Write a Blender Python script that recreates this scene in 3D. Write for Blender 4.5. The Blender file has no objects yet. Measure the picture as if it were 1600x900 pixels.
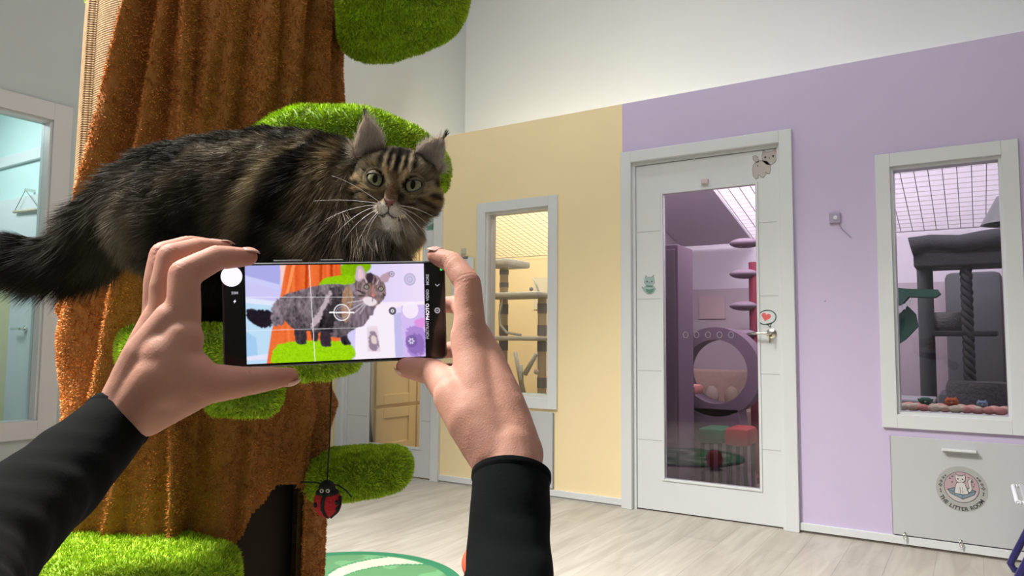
import bpy, bmesh, math, random
import numpy as np
from mathutils import Vector, Matrix
random.seed(7)
sc = bpy.context.scene
COL = sc.collection
PI = math.pi

# ------------------------------------------------------------------ camera
FPX, CAMZ = 1136.0, 0.964
_yaw, _tilt, _roll = math.radians(32.45), math.radians(4.23), math.radians(0.468)
_v = np.array([-math.sin(_yaw)*math.cos(_tilt), math.cos(_yaw)*math.cos(_tilt), math.sin(_tilt)])
_r0 = np.array([math.cos(_yaw), math.sin(_yaw), 0.0]); _u0 = np.cross(_r0, _v)
_r = math.cos(_roll)*_r0 + math.sin(_roll)*_u0
_u = -math.sin(_roll)*_r0 + math.cos(_roll)*_u0
CP = np.array([0, 0, CAMZ])
cam_d = bpy.data.cameras.new('camera'); cam = bpy.data.objects.new('camera', cam_d); COL.objects.link(cam)
cam_d.sensor_width = 36; cam_d.lens = 36*FPX/1600; cam_d.clip_start = .02
M = Matrix(((_r[0], _u[0], -_v[0], 0), (_r[1], _u[1], -_v[1], 0), (_r[2], _u[2], -_v[2], CAMZ), (0, 0, 0, 1)))
cam.matrix_world = M
sc.camera = cam

# ------------------------------------------------------------------ world, lights, exposure
sc.view_settings.view_transform = 'Standard'; sc.view_settings.look = 'None'
sc.view_settings.gamma = 1; sc.view_settings.use_curve_mapping = False
sc.view_settings.exposure = 0.0
w = bpy.data.worlds.new('world'); sc.world = w; w.use_nodes = True
w.node_tree.nodes['Background'].inputs[0].default_value = (.80, .86, 1, 1)
w.node_tree.nodes['Background'].inputs[1].default_value = .25

def area(name, loc, target, sx, sy, power, color=(1, 1, 1), spread=180):
    L = bpy.data.lights.new(name, 'AREA'); L.shape = 'RECTANGLE'; L.size = sx; L.size_y = sy
    L.energy = power; L.color = color; L.spread = math.radians(spread)
    o = bpy.data.objects.new(name, L); COL.objects.link(o); o.location = loc
    d = Vector(target)-Vector(loc); o.rotation_euler = d.to_track_quat('-Z', 'Y').to_euler()
    return o
area('hall_and_fill_light', (-2.7, -.15, 4.4), (-1.5, 1.05, .8), .8, .8, 132, (1, .98, .93), 72)
area('hall_and_fill_light', (-.2, -1.3, 4.4), (-1.2, 1.4, .6), 1.6, 1.2, 42, (1, .98, .95))  # added frontal fill from behind the camera, brightens the cat's face
area('hall_and_fill_light', (-.9, 1.2, 4.5), (-1.9, 3.6, 1.2), 2.0, 1.4, 53, (.93, .96, 1))
area('hall_and_fill_light', (-2.2, 3.2, 4.45), (-2.2, 5.6, 2.2), 2.4, .9, 34, (.95, .97, 1))
area('room_and_fill_light', (-3.0, 4.9, 2.66), (-3.0, 6.4, 2.3), 2.2, .3, 20, (1, .93, .78))
area('room_and_fill_light', (-.25, 4.9, 2.66), (-.25, 6.4, 2.3), 2.2, .3, 6, (.97, .97, 1))
area('room_and_fill_light', (-3.0, 4.75, 2.6), (-3.0, 5.2, 0), 1.6, .6, 34, (1, .92, .75))
area('room_and_fill_light', (-1.3, 4.75, 2.6), (-1.5, 5.6, .6), .8, .5, 36, (1, .98, .97))
area('room_and_fill_light', (.4, 4.75, 2.6), (.2, 5.6, .6), .8, .5, 16, (1, .98, 1))
area('room_and_fill_light', (-1.35, 4.35, 2.12), (-1.6, 5.9, .9), .6, .15, 13, (1, .97, .98))  # added lamp hidden above the tall door, brightens the room behind its glass
area('room_and_fill_light', (-.1, 4.35, 2.12), (-.1, 5.9, .9), .6, .15, 7, (1, .98, 1))  # added lamp hidden above the right window, brightens the view inside
area('side_room_light', (-5.6, 1.6, 2.6), (-5.6, 2.3, .8), .9, .5, 20, (.95, 1, 1))

# ------------------------------------------------------------------ pixel helpers (camera rays meeting real planes / depths)
def ray(x, y): return _v+(x-800)/FPX*_r-(y-450)/FPX*_u
def P(x, y, d): return CP+ray(x, y)*d
YW, XL, YB, HP = 4.03, -4.45, 6.05, 2.42
def W(x, y, Y=YW):
    q = ray(x, y); return CP+q*Y/q[1]
def WX(x, y, X=XL):
    q = ray(x, y); return CP+q*X/q[0]
def FL(x, y, z=0):
    q = ray(x, y); return CP+q*(z-CAMZ)/q[2]

# ------------------------------------------------------------------ materials
def s2l(c):
    return tuple((x/255/12.92 if x/255 <= .04045 else ((x/255+.055)/1.055)**2.4) for x in c)
def mat(name, col, rough=.5, metal=0, var=0, scale=20, bump=0, bscale=60, spec=.5, emis=None, sheen=0, coat=0, sss=0, detail=3, bdist=.01):
    m = bpy.data.materials.new(name); m.use_nodes = True; nt = m.node_tree; b = nt.nodes['Principled BSDF']
    b.inputs['Base Color'].default_value = (*col, 1); b.inputs['Roughness'].default_value = rough
    b.inputs['Metallic'].default_value = metal; b.inputs['Specular IOR Level'].default_value = spec
    if sheen: b.inputs['Sheen Weight'].default_value = sheen
    if coat: b.inputs['Coat Weight'].default_value = coat
    if sss:
        b.inputs['Subsurface Weight'].default_value = sss; b.inputs['Subsurface Radius'].default_value = (.008, .003, .0015)
        b.inputs['Subsurface Scale'].default_value = 1
    if emis: b.inputs['Emission Color'].default_value = (*col, 1); b.inputs['Emission Strength'].default_value = emis
    tc = nt.nodes.new('ShaderNodeTexCoord')
    if var:
        n = nt.nodes.new('ShaderNodeTexNoise'); n.inputs['Scale'].default_value = scale; n.inputs['Detail'].default_value = detail
        nt.links.new(tc.outputs['Object'], n.inputs['Vector'])
        r = nt.nodes.new('ShaderNodeValToRGB'); r.color_ramp.elements[0].position = .3; r.color_ramp.elements[1].position = .7
        r.color_ramp.elements[0].color = (*[c*(1-var) for c in col], 1); r.color_ramp.elements[1].color = (*[min(1, c*(1+var)) for c in col], 1)
        nt.links.new(n.outputs[0], r.inputs[0]); nt.links.new(r.outputs[0], b.inputs['Base Color'])
    if bump:
        n = nt.nodes.new('ShaderNodeTexNoise'); n.inputs['Scale'].default_value = bscale; n.inputs['Detail'].default_value = detail
        nt.links.new(tc.outputs['Object'], n.inputs['Vector'])
        bp = nt.nodes.new('ShaderNodeBump'); bp.inputs['Strength'].default_value = bump; bp.inputs['Distance'].default_value = bdist
        nt.links.new(n.outputs[0], bp.inputs['Height']); nt.links.new(bp.outputs[0], b.inputs['Normal'])
    return m
def colmat(name, rough=.6, spec=.3, sheen=0, emis=0, sss=0, trans=0):
    m = bpy.data.materials.new(name); m.use_nodes = True; nt = m.node_tree; b = nt.nodes['Principled BSDF']
    a = nt.nodes.new('ShaderNodeAttribute'); a.attribute_name = 'Col'
    nt.links.new(a.outputs['Color'], b.inputs['Base Color']); b.inputs['Roughness'].default_value = rough
    b.inputs['Specular IOR Level'].default_value = spec
    if sheen: b.inputs['Sheen Weight'].default_value = sheen
    if emis:
        b.inputs['Base Color'].default_value = (0, 0, 0, 1); nt.links.remove(b.inputs['Base Color'].links[0])
        nt.links.new(a.outputs['Color'], b.inputs['Emission Color']); b.inputs['Emission Strength'].default_value = emis
    return m
def glassmat(name, tint=(1, 1, 1), refl=.5):
    m = bpy.data.materials.new(name); m.use_nodes = True; nt = m.node_tree; nt.nodes.clear()
    o = nt.nodes.new('ShaderNodeOutputMaterial'); mx = nt.nodes.new('ShaderNodeMixShader'); t = nt.nodes.new('ShaderNodeBsdfTransparent')
    g = nt.nodes.new('ShaderNodeBsdfGlossy'); f = nt.nodes.new('ShaderNodeFresnel'); f.inputs[0].default_value = 1.45
    g.inputs['Roughness'].default_value = .02; t.inputs[0].default_value = (*tint, 1); g.inputs[0].default_value = (refl, refl, refl, 1)
    nt.links.new(f.outputs[0], mx.inputs[0]); nt.links.new(t.outputs[0], mx.inputs[1]); nt.links.new(g.outputs[0], mx.inputs[2])
    nt.links.new(mx.outputs[0], o.inputs[0]); return m

MT = dict(
    white=mat('white_paint', (.68, .70, .71), .42, var=.02, scale=3),
    panel=mat('grey_white_laminate', (.52, .53, .54), .45),
    yellow=mat('yellow_paint', s2l((243, 222, 176)), .6, var=.02, scale=2, bump=.05, bscale=200),
    purple=mat('lilac_paint', s2l((201, 186, 216)), .6, var=.02, scale=2, bump=.05, bscale=200),
    grey=mat('pale_grey_paint', (.62, .65, .64), .7, var=.02, scale=1.5),
    greyd=mat('grey_green_paint', (.48, .52, .50), .7, var=.02, scale=1.5),
    mauve=mat('mauve_paint', (.44, .36, .41), .6), palemauve=mat('pale_mauve_paint', (.62, .56, .64), .6),
    teal=mat('teal_paint', (.60, .76, .75), .6),
    chrome=mat('chrome', (.75, .73, .68), .18, 1),
    gold=mat('brass', (.7, .52, .22), .25, 1),
    black=mat('black_plastic', (.012, .012, .014), .4),
    glass=glassmat('window_glass', (.93, .95, .95), .8),
    glassp=glassmat('purple_veil_glass', (.86, .83, .87), 1.0),  # tint stands in for the purple veil reflected in the door glass
    glassd=glassmat('haze_tint_glass', (.85, .83, .87), 1.2),  # tint stands in for haze reflected in the right window
    line=mat('joint_line', (.45, .46, .47), .6),
)

# ------------------------------------------------------------------ object helpers
def link(o, parent=None):
    COL.objects.link(o)
    if parent: o.parent = parent; o.matrix_parent_inverse = Matrix.Translation(-parent.location) if parent.parent is None else parent_inv(parent)
    return o
def parent_inv(p):
    m = Matrix.Identity(4); q = p; L = Vector()
    while q: L += (q.location if q.parent is None else Vector()); q = q.parent
    return Matrix.Identity(4)
def tag(o, label=None, cat=None, group=None, kind=None):
    if label: o['label'] = label
    if cat: o['category'] = cat
    if group: o['group'] = group
    if kind: o['kind'] = kind
    return o
def thing(name, loc, label, cat, group=None):
    o = bpy.data.objects.new(name, None); o.empty_display_size = .05; COL.objects.link(o); o.location = Vector([float(c) for c in loc])
    return tag(o, label, cat, group)
class MB:
    def __init__(s): s.bm = bmesh.new(); s.mi = 0
    def face(s, vs):
        try: f = s.bm.faces.new(vs); f.material_index = s.mi; return f
        except ValueError: return None
    def box(s, a, b, bev=0, rot=None, piv=None):
        t = bmesh.new(); bmesh.ops.create_cube(t, size=1)
        a = Vector([float(x) for x in a]); b = Vector([float(x) for x in b]); c = (a+b)/2; d = b-a
        for v in t.verts: v.co = Vector((v.co.x*d.x, v.co.y*d.y, v.co.z*d.z))
        if bev: bmesh.ops.bevel(t, geom=t.edges[:], offset=bev, segments=2, affect='EDGES', profile=.5)
        for v in t.verts:
            v.co = v.co+c
            if rot is not None: v.co = rot @ (v.co-Vector(piv))+Vector(piv)
        s.add(t); return s
    def add(s, t):
        mp = {v: s.bm.verts.new(v.co) for v in t.verts}
        for f in t.faces: s.face([mp[v] for v in f.verts])
        t.free()
    def tube(s, pts, rad, n=10, cap=True, closed=False):
        pts = [Vector([float(c) for c in p]) for p in pts]; N = len(pts)
        if not hasattr(rad, '__len__'): rad = [rad]*N
        rings = []; up = None
        for i in range(N):
            if closed: d = pts[(i+1) % N]-pts[i-1]
            else: d = pts[min(i+1, N-1)]-pts[max(i-1, 0)]
            d.normalize()
            if up is None: up = d.orthogonal().normalized()
            else:
                up = up-d*up.dot(d); up = up.normalized() if up.length > 1e-6 else d.orthogonal().normalized()
            w_ = d.cross(up)
            rings.append([s.bm.verts.new(pts[i]+(up*math.cos(2*PI*k/n)+w_*math.sin(2*PI*k/n))*rad[i]) for k in range(n)])
        for i in range(N if closed else N-1):
            a, b = rings[i], rings[(i+1) % N]
            for k in range(n): s.face([a[k], a[(k+1) % n], b[(k+1) % n], b[k]])
        if cap and not closed: s.face(rings[0][::-1]); s.face(rings[-1])
        return s
    def lathe(s, prof, loc, axis=(0, 0, 1), n=24, sx=1, sy=1):
        ax = Vector(axis).normalized(); a = ax.orthogonal().normalized() if abs(ax.z) < .99 else Vector((1, 0, 0)); b = ax.cross(a); loc = Vector([float(c) for c in loc])
        rings = []
        for (r_, h_) in prof:
            if r_ < 1e-6: rings.append([s.bm.verts.new(loc+ax*h_)])
            else: rings.append([s.bm.verts.new(loc+ax*h_+a*math.cos(2*PI*k/n)*r_*sx+b*math.sin(2*PI*k/n)*r_*sy) for k in range(n)])
        for i in range(len(rings)-1):
            A, B = rings[i], rings[i+1]
            for k in range(n):
                k2 = (k+1) % n
                if len(A) == 1 and len(B) == 1: continue
                if len(A) == 1: s.face([A[0], B[k2], B[k]])
                elif len(B) == 1: s.face([A[k], A[k2], B[0]])
                else: s.face([A[k], A[k2], B[k2], B[k]])
        return s
    def ball(s, c, rx, ry=None, rz=None, rot=None, n=16):
        ry = ry or rx; rz = rz or rx; t = bmesh.new(); bmesh.ops.create_uvsphere(t, u_segments=n, v_segments=n//2+2, radius=1)
        c = Vector([float(x) for x in c])
        for v in t.verts:
            p = Vector((v.co.x*rx, v.co.y*ry, v.co.z*rz)); p = rot @ p if rot is not None else p; v.co = p+c
        s.add(t); return s
    def prism(s, pts, off):   # polygon (list of 3d) extruded along off
        off = Vector([float(c) for c in off]); A = [s.bm.verts.new(Vector([float(c) for c in p])) for p in pts]; B = [s.bm.verts.new(v.co+off) for v in A]
        s.face(A[::-1]); s.face(B); n = len(A)
        for k in range(n): s.face([A[k], A[(k+1) % n], B[(k+1) % n], B[k]])
        return s
    def build(s, name, mats, parent=None, smooth=False, kind=None):
        bmesh.ops.recalc_face_normals(s.bm, faces=s.bm.faces[:])
        me = bpy.data.meshes.new(name); s.bm.to_mesh(me); s.bm.free()
        for m in (mats if isinstance(mats, (list, tuple)) else [mats]): me.materials.append(MT[m] if isinstance(m, str) else m)
        if smooth:
            me.shade_smooth() if smooth is True else me.shade_smooth()
            if smooth == 'auto': me.set_sharp_from_angle(angle=math.radians(35))
        o = bpy.data.objects.new(name, me); setparent(o, parent); COL.objects.link(o)
        if kind: o['kind'] = kind
        return o
def world_off(p):
    L = Vector()
    while p: L += p.location; p = p.parent
    return L
def setparent(o, parent):
    if parent is not None:
        o.parent = parent; L = world_off(parent)
        if o.data is not None and L.length > 0: o.data.transform(Matrix.Translation(-L))
def np_mesh(name, V, groups, mats, col=None, smooth=True, parent=None):
    """V (n,3); groups: list of (faces (m,k), material index)"""
    me = bpy.data.meshes.new(name); me.vertices.add(len(V)); me.vertices.foreach_set('co', np.asarray(V, np.float32).ravel())
    nl = sum(f.size for f, _ in groups); nf = sum(len(f) for f, _ in groups)
    me.loops.add(nl); me.polygons.add(nf)
    me.loops.foreach_set('vertex_index', np.concatenate([f.ravel() for f, _ in groups]).astype(np.int32))
    tot = np.concatenate([np.full(len(f), f.shape[1]) for f, _ in groups]).astype(np.int32)
    st = np.concatenate([[0], np.cumsum(tot)[:-1]]).astype(np.int32)
    me.polygons.foreach_set('loop_start', st)
    me.polygons.foreach_set('material_index', np.concatenate([np.full(len(f), m) for f, m in groups]).astype(np.int32))
    me.polygons.foreach_set('use_smooth', np.full(nf, bool(smooth)))
    for m in mats: me.materials.append(MT[m] if isinstance(m, str) else m)
    me.update(calc_edges=True); me.validate()
    if col is not None:
        a = me.color_attributes.new('Col', 'FLOAT_COLOR', 'POINT')
        c4 = np.ones((len(V), 4), np.float32); c4[:, :3] = col; a.data.foreach_set('color', c4.ravel())
    o = bpy.data.objects.new(name, me); setparent(o, parent); COL.objects.link(o)
    return o
def unit(a): return a/np.maximum(np.linalg.norm(a, axis=-1, keepdims=True), 1e-9)
def vnormals(V, T):
    n = np.cross(V[T[:, 1]]-V[T[:, 0]], V[T[:, 2]]-V[T[:, 0]]); N = np.zeros_like(V)
    for k in range(3): np.add.at(N, T[:, k], n)
    return unit(N)
def strands(V, T, n, rng, lenf, dirf, width, colf, nseg=2, bendf=None, taper=1.0, mask=None):
    """thin tapered blades rooted on a triangle mesh -> verts, tris, colours"""
    N = vnormals(V, T); a, b, c = V[T[:, 0]], V[T[:, 1]], V[T[:, 2]]
    A = np.linalg.norm(np.cross(b-a, c-a), axis=1)
    if mask is not None: A = A*mask((a+b+c)/3)
    idx = rng.choice(len(T), n, p=A/A.sum()); u = rng.random((n, 2)); fl = u.sum(1) > 1; u[fl] = 1-u[fl]
    w0 = (1-u.sum(1))[:, None]; w1 = u[:, :1]; w2 = u[:, 1:]
    t = T[idx]; p = V[t[:, 0]]*w0+V[t[:, 1]]*w1+V[t[:, 2]]*w2; nn = unit(N[t[:, 0]]*w0+N[t[:, 1]]*w1+N[t[:, 2]]*w2)
    L = lenf(p, nn)[:, None]; D = unit(dirf(p, nn)); B = bendf(p, nn) if bendf else np.zeros_like(D)
    side = unit(np.cross(D, unit(rng.normal(size=(n, 3))))); wd = width if np.isscalar(width) else width(p)[:, None]
    wd = wd*(.7+.6*rng.random((n, 1))); c0, c1 = colf(p, nn)
    nv = 2*nseg+1; out = np.zeros((n, nv, 3)); cc = np.zeros((n, nv, 3))
    for k in range(nseg+1):
        s_ = k/nseg; q = p+D*L*s_+B*L*s_*s_ - nn*(.0008*(1-s_)); c_ = c0*(1-s_)+c1*s_
        if k < nseg:
            ww = wd*(1-s_**1.5*taper*.7); out[:, 2*k] = q-side*ww*.5; out[:, 2*k+1] = q+side*ww*.5; cc[:, 2*k] = c_; cc[:, 2*k+1] = c_
        else: out[:, 2*k] = q; cc[:, 2*k] = c_
    tri = []
    for k in range(nseg-1): i = 2*k; tri += [(i, i+1, i+3), (i, i+3, i+2)]
    i = 2*(nseg-1); tri += [(i, i+1, i+2)]
    F = (np.arange(n)[:, None, None]*nv+np.array(tri)[None]).reshape(-1, 3)
    return out.reshape(-1, 3), F, cc.reshape(-1, 3)
def vnoise(p, scale, seed=0):
    q = np.asarray(p)*scale+seed*17.3; i = np.floor(q).astype(np.int64); f = q-i; f = f*f*(3-2*f); r_ = 0
    def h(a): 
        n_ = (a[:, 0]*374761393+a[:, 1]*668265263+a[:, 2]*2147483647+seed*1013) & 0x7fffffff
        n_ = ((n_ ^ (n_ >> 13))*1274126177) & 0x7fffffff
        return (n_ % 100003)/100003.
    for dx in (0, 1):
        for dy in (0, 1):
            for dz in (0, 1):
                wt = (f[:, 0] if dx else 1-f[:, 0])*(f[:, 1] if dy else 1-f[:, 1])*(f[:, 2] if dz else 1-f[:, 2])
                r_ = r_+wt*h(i+np.array([dx, dy, dz]))
    return r_
def capsule(bm, a, b, ra, rb, n=20):
    a = Vector([float(x) for x in a]); b = Vector([float(x) for x in b]); d = b-a; L = d.length
    z = d.normalized() if L > 1e-6 else Vector((0, 0, 1)); x = z.orthogonal().normalized(); y = z.cross(x)
    prof = [(ra*math.sin(t), -ra*math.cos(t)) for t in np.linspace(0, PI/2, 6)]+[(rb*math.cos(t), L+rb*math.sin(t)) for t in np.linspace(0, PI/2, 6)]
    rings = []
    for (r_, h_) in prof:
        rings.append([bm.verts.new(a+z*h_)] if r_ < 1e-7 else [bm.verts.new(a+z*h_+(x*math.cos(2*PI*k/n)+y*math.sin(2*PI*k/n))*r_) for k in range(n)])
    for A, B in zip(rings, rings[1:]):
        for k in range(n):
            k2 = (k+1) % n
            if len(A) == 1: bm.faces.new([A[0], B[k2], B[k]])
            elif len(B) == 1: bm.faces.new([A[k], A[k2], B[0]])
            else: bm.faces.new([A[k], A[k2], B[k2], B[k]])
def organic(bm, voxel, smooth_it, sub=0):
    """fuse overlapping volumes into one continuous skin"""
    me = bpy.data.meshes.new('tmp'); bm.to_mesh(me); bm.free(); o = bpy.data.objects.new('tmp', me); COL.objects.link(o)
    m = o.modifiers.new('r', 'REMESH'); m.mode = 'VOXEL'; m.voxel_size = voxel
    s_ = o.modifiers.new('s', 'SMOOTH'); s_.iterations = smooth_it; s_.factor = .5
    dg = bpy.context.evaluated_depsgraph_get(); dg.update(); ev = o.evaluated_get(dg)
    res = bpy.data.meshes.new_from_object(ev); bpy.data.objects.remove(o); bpy.data.meshes.remove(me); return res
def mesh_arrays(me):
    V = np.zeros(len(me.vertices)*3, np.float32); me.vertices.foreach_get('co', V); V = V.reshape(-1, 3).astype(float)
    me.calc_loop_triangles(); T = np.zeros(len(me.loop_triangles)*3, np.int32); me.loop_triangles.foreach_get('vertices', T)
    return V, T.reshape(-1, 3)
def ptseg(p, a, b):   # distance of 2d points to a segment, and parameter
    a = np.asarray(a, float); b = np.asarray(b, float); d = b-a; t = np.clip(((p-a)@d)/max(d@d, 1e-9), 0, 1)
    return np.linalg.norm(p-(a+t[:, None]*d), axis=1), t
# ================================================================== THE SETTING
def gridwall(name, rng_a, rng_z, holes, fixed, axis, mat_fn, mats, extra_cuts=()):
    """wall slab with rectangular holes. axis 'x': runs along x at y=fixed; axis 'y': runs along y at x=fixed"""
    A = sorted(set([*rng_a]+[h[0] for h in holes]+[h[1] for h in holes]+list(extra_cuts)))
    Z = sorted(set([*rng_z]+[h[2] for h in holes]+[h[3] for h in holes])); m = MB()
    for a0, a1 in zip(A, A[1:]):
        for z0, z1 in zip(Z, Z[1:]):
            ca, cz = (a0+a1)/2, (z0+z1)/2
            if any(h[0] < ca < h[1] and h[2] < cz < h[3] for h in holes): continue
            m.mi = mat_fn(ca, cz)
            if axis == 'x': m.box((a0, fixed[0], z0), (a1, fixed[1], z1))
            else: m.box((fixed[0], a0, z0), (fixed[1], a1, z1))
    return m.build(name, mats, kind='structure')

fm = bpy.data.materials.new('pale_wood_planks'); fm.use_nodes = True; nt = fm.node_tree; b = nt.nodes['Principled BSDF']
tc = nt.nodes.new('ShaderNodeTexCoord'); mp = nt.nodes.new('ShaderNodeMapping'); mp.inputs['Rotation'].default_value = (0, 0, PI/2)
nt.links.new(tc.outputs['Object'], mp.inputs[0])
br = nt.nodes.new('ShaderNodeTexBrick'); br.inputs['Scale'].default_value = 1; br.inputs['Brick Width'].default_value = 1.2; br.inputs['Row Height'].default_value = .18
br.inputs['Mortar Size'].default_value = .0012; br.inputs['Color1'].default_value = (.50, .46, .40, 1); br.inputs['Color2'].default_value = (.45, .415, .36, 1); br.inputs['Mortar'].default_value = (.30, .27, .23, 1)
nt.links.new(mp.outputs[0], br.inputs[0])
mp2 = nt.nodes.new('ShaderNodeMapping'); mp2.inputs['Scale'].default_value = (9, 1.1, 1); nt.links.new(tc.outputs['Object'], mp2.inputs[0])
n1 = nt.nodes.new('ShaderNodeTexNoise'); n1.inputs['Scale'].default_value = 1.6; n1.inputs['Detail'].default_value = 8; n1.inputs['Distortion'].default_value = 1.2
nt.links.new(mp2.outputs[0], n1.inputs['Vector'])
cr = nt.nodes.new('ShaderNodeValToRGB'); cr.color_ramp.elements[0].position = .35; cr.color_ramp.elements[1].position = .65
cr.color_ramp.elements[0].color = (.82, .80, .78, 1); cr.color_ramp.elements[1].color = (1.05, 1.05, 1.04, 1)
nt.links.new(n1.outputs[0], cr.inputs[0])
mx = nt.nodes.new('ShaderNodeMix'); mx.data_type = 'RGBA'; mx.blend_type = 'MULTIPLY'; mx.inputs[0].default_value = 1
nt.links.new(br.outputs[0], mx.inputs[6]); nt.links.new(cr.outputs[0], mx.inputs[7]); nt.links.new(mx.outputs[2], b.inputs['Base Color'])
b.inputs['Roughness'].default_value = .42; b.inputs['Specular IOR Level'].default_value = .35
MB().box((-7, -3, -.08), (3.2, 6.25, 0)).build('floor', fm, kind='structure')
MB().box((-7, -3, 4.6), (3.2, 6.25, 4.7)).build('ceiling', 'white', kind='structure')
MB().box((3.0, -3, 0), (3.1, 6.15, 4.6)).build('wall_right', 'grey', kind='structure')
MB().box((-4.55, -3.1, 0), (3.1, -3.0, 4.6)).build('wall_rear', 'grey', kind='structure')
m = MB()
m.mi = 1; m.box((-4.55, YB, 0), (-2.16, YB+.1, 2.9)); m.mi = 2; m.box((-2.16, YB, 0), (3.1, YB+.1, 1.42)); m.mi = 3; m.box((-2.16, YB, 1.42), (3.1, YB+.1, 2.9)); m.mi = 0; m.box((-4.55, YB, 2.9), (3.1, YB+.1, 4.6))
m.build('wall_back', ['grey', 'yellow', 'mauve', 'palemauve'], kind='structure')

D2 = (-1.776, -.79, 0, 2.11); D1 = (-4.13, -3.14, 0, 2.11)
W2 = (-2.838, -2.217, .544, 1.902); W3 = (-.396, .197, .562, 1.915)
fr = .066
holes = [(D2[0]+fr, D2[1]-fr, 0, D2[3]-fr), (D1[0]+fr, D1[1]-fr, 0, D1[3]-fr)]+[(w_[0]+fr, w_[1]-fr, w_[2]+fr, w_[3]-fr) for w_ in (W2, W3)]
gridwall('wall_front', (XL, 3.0), (0, HP), holes, (YW, YW+.1), 'x', lambda a, z: 0 if a < -1.775 else 1, ['yellow', 'purple'], extra_cuts=(-1.775,))
for nm, x0, mt in (('wall_divider', -2.16, 'mauve'),):
    MB().box((x0, YW+.1, 0), (x0+.06, YB, HP)).build('wall_divider', 'mauve', kind='structure')
# ---- baseboards (proud of the wall), one per stretch
for k, (a, b_) in enumerate(((XL, D1[0]), (D1[1], D2[0]), (D2[1], 3.0))):
    MB().box((a, YW-.014, 0.012), (b_, YW, .05), .002).build('baseboard_front' if k == 0 else 'baseboard_front', 'white', kind='structure')
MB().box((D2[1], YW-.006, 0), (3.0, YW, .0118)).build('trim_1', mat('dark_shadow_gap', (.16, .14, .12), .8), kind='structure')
MB().box((D1[1], YW-.006, 0), (D2[0], YW, .0118)).build('trim_2', mat('pale_shadow_gap', (.5, .5, .5), .8), kind='structure')

def frame_ring(m, x0, x1, z0, z1, wd, y0, y1, bottom=True, bev=.002):
    m.box((x0, y0, z0), (x0+wd, y1, z1), bev); m.box((x1-wd, y0, z0), (x1, y1, z1), bev)
    m.box((x0+wd, y0, z1-wd), (x1-wd, y1, z1), bev)
    if bottom: m.box((x0+wd, y0, z0), (x1-wd, y1, z0+wd), bev)
def window(n, R, gl):
    root = tag(bpy.data.objects.new('window_%d' % n, None), kind='structure'); COL.objects.link(root); root.location = ((R[0]+R[1])/2, YW, R[2])
    m = MB(); frame_ring(m, *R, fr, YW-.018, YW-.0005); m.build('window_frame', 'white', root)
    m = MB(); frame_ring(m, R[0]+fr, R[1]-fr, R[2]+fr, R[3]-fr, .012, YW+.002, YW+.098, bev=0); m.build('window_reveal', 'white', root)
    MB().box((R[0]+fr+.012, YW+.03, R[2]+fr+.012), (R[1]-fr-.012, YW+.035, R[3]-fr-.012)).build('window_pane', gl, root)
window(1, W2, 'glass'); window(2, W3, 'glassd')

def door(n, R, gx0, gx1, gz0, gz1, gl, handle=True):
    root = tag(bpy.data.objects.new('door_%d' % n, None), kind='structure'); COL.objects.link(root); root.location = ((R[0]+R[1])/2, YW, 0)
    m = MB(); frame_ring(m, *R, fr, YW-.03, YW-.0005, bottom=False, bev=.003); m.build('door_frame', 'white', root)
    m = MB(); frame_ring(m, R[0]+fr, R[1]-fr, 0, R[3]-fr, .018, YW+.0, YW+.1, bottom=False, bev=0); m.build('door_lining', 'white', root)
    x0, x1, z1 = R[0]+fr+.02, R[1]-fr-.02, R[3]-fr-.022; y0, y1 = YW+.012, YW+.052
    m = MB(); m.box((x0, y0, .008), (gx0, y1, z1)); m.box((gx1, y0, .008), (x1, y1, z1)); m.box((gx0, y0, .008), (gx1, y1, gz0)); m.box((gx0, y0, gz1), (gx1, y1, z1))
    leaf = m.build('door_leaf', 'white', root)
    m = MB()
    for zz in (1.62, 1.22, .80, .40):
        for a, b2 in ((x0+.004, gx0-.012), (gx1+.012, x1-.004)):
            m.box((a, y0-.0006, zz), (b2, y0+.001, zz+.004))
    m.build('panel_groove', 'line', leaf)
    m = MB(); frame_ring(m, gx0-.012, gx1+.012, gz0-.012, gz1+.012, .014, y0-.006, y0+.003, bev=.002); m.build('glazing_bead', 'white', leaf)
    MB().box((gx0, y0+.015, gz0), (gx1, y0+.020, gz1)).build('glass_pane', gl, leaf)
    return root, y0
d2, yd = door(2, D2, -1.525, -.99, .19, 1.84, 'glassp')
d1, _ = door(1, D1, -3.83, -3.33, .21, 1.84, 'glass')

def lever(root, x, z, y, sgn=-1):
    m = MB(); m.lathe([(0, 0), (.026, 0), (.027, .006), (.020, .010), (.012, .012), (.012, .03), (0, .03)], (x, y, z), (0, -1, 0), 28)
    h_ = m.build('door_handle', 'chrome', root, smooth='auto')
    m = MB(); m.tube([(x, y-.028, z), (x, y-.045, z), (x+sgn*.012, y-.052, z), (x+sgn*.06, y-.052, z+.0), (x+sgn*.115, y-.048, z-.004)], [.009, .009, .009, .007, .006], 12)
    m.build('lever', 'chrome', h_, smooth=True)
    m = MB(); m.lathe([(0, 0), (.008, 0), (.008, .006), (0, .006)], (x, y-.03, z-.012), (0, -1, 0), 16); m.box((x-.0015, y-.05, z-.020), (x+.0015, y-.034, z-.004)); m.box((x-.004, y-.044, z-.05), (x+.003, y-.042, z-.022))
    m.build('key', 'gold', h_)
lever(d2, -.918, 1.02, yd)
lever(d1, -3.24, 1.02, yd)
# little white latch block above the glass
c = W(1102, 284, yd); MB().box((c[0]-.02, yd-.02, c[2]-.013), (c[0]+.02, yd, c[2]+.013), .003).build('door_bumper', mat('pinkish_plastic', (.62, .5, .52), .4), d2)

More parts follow.
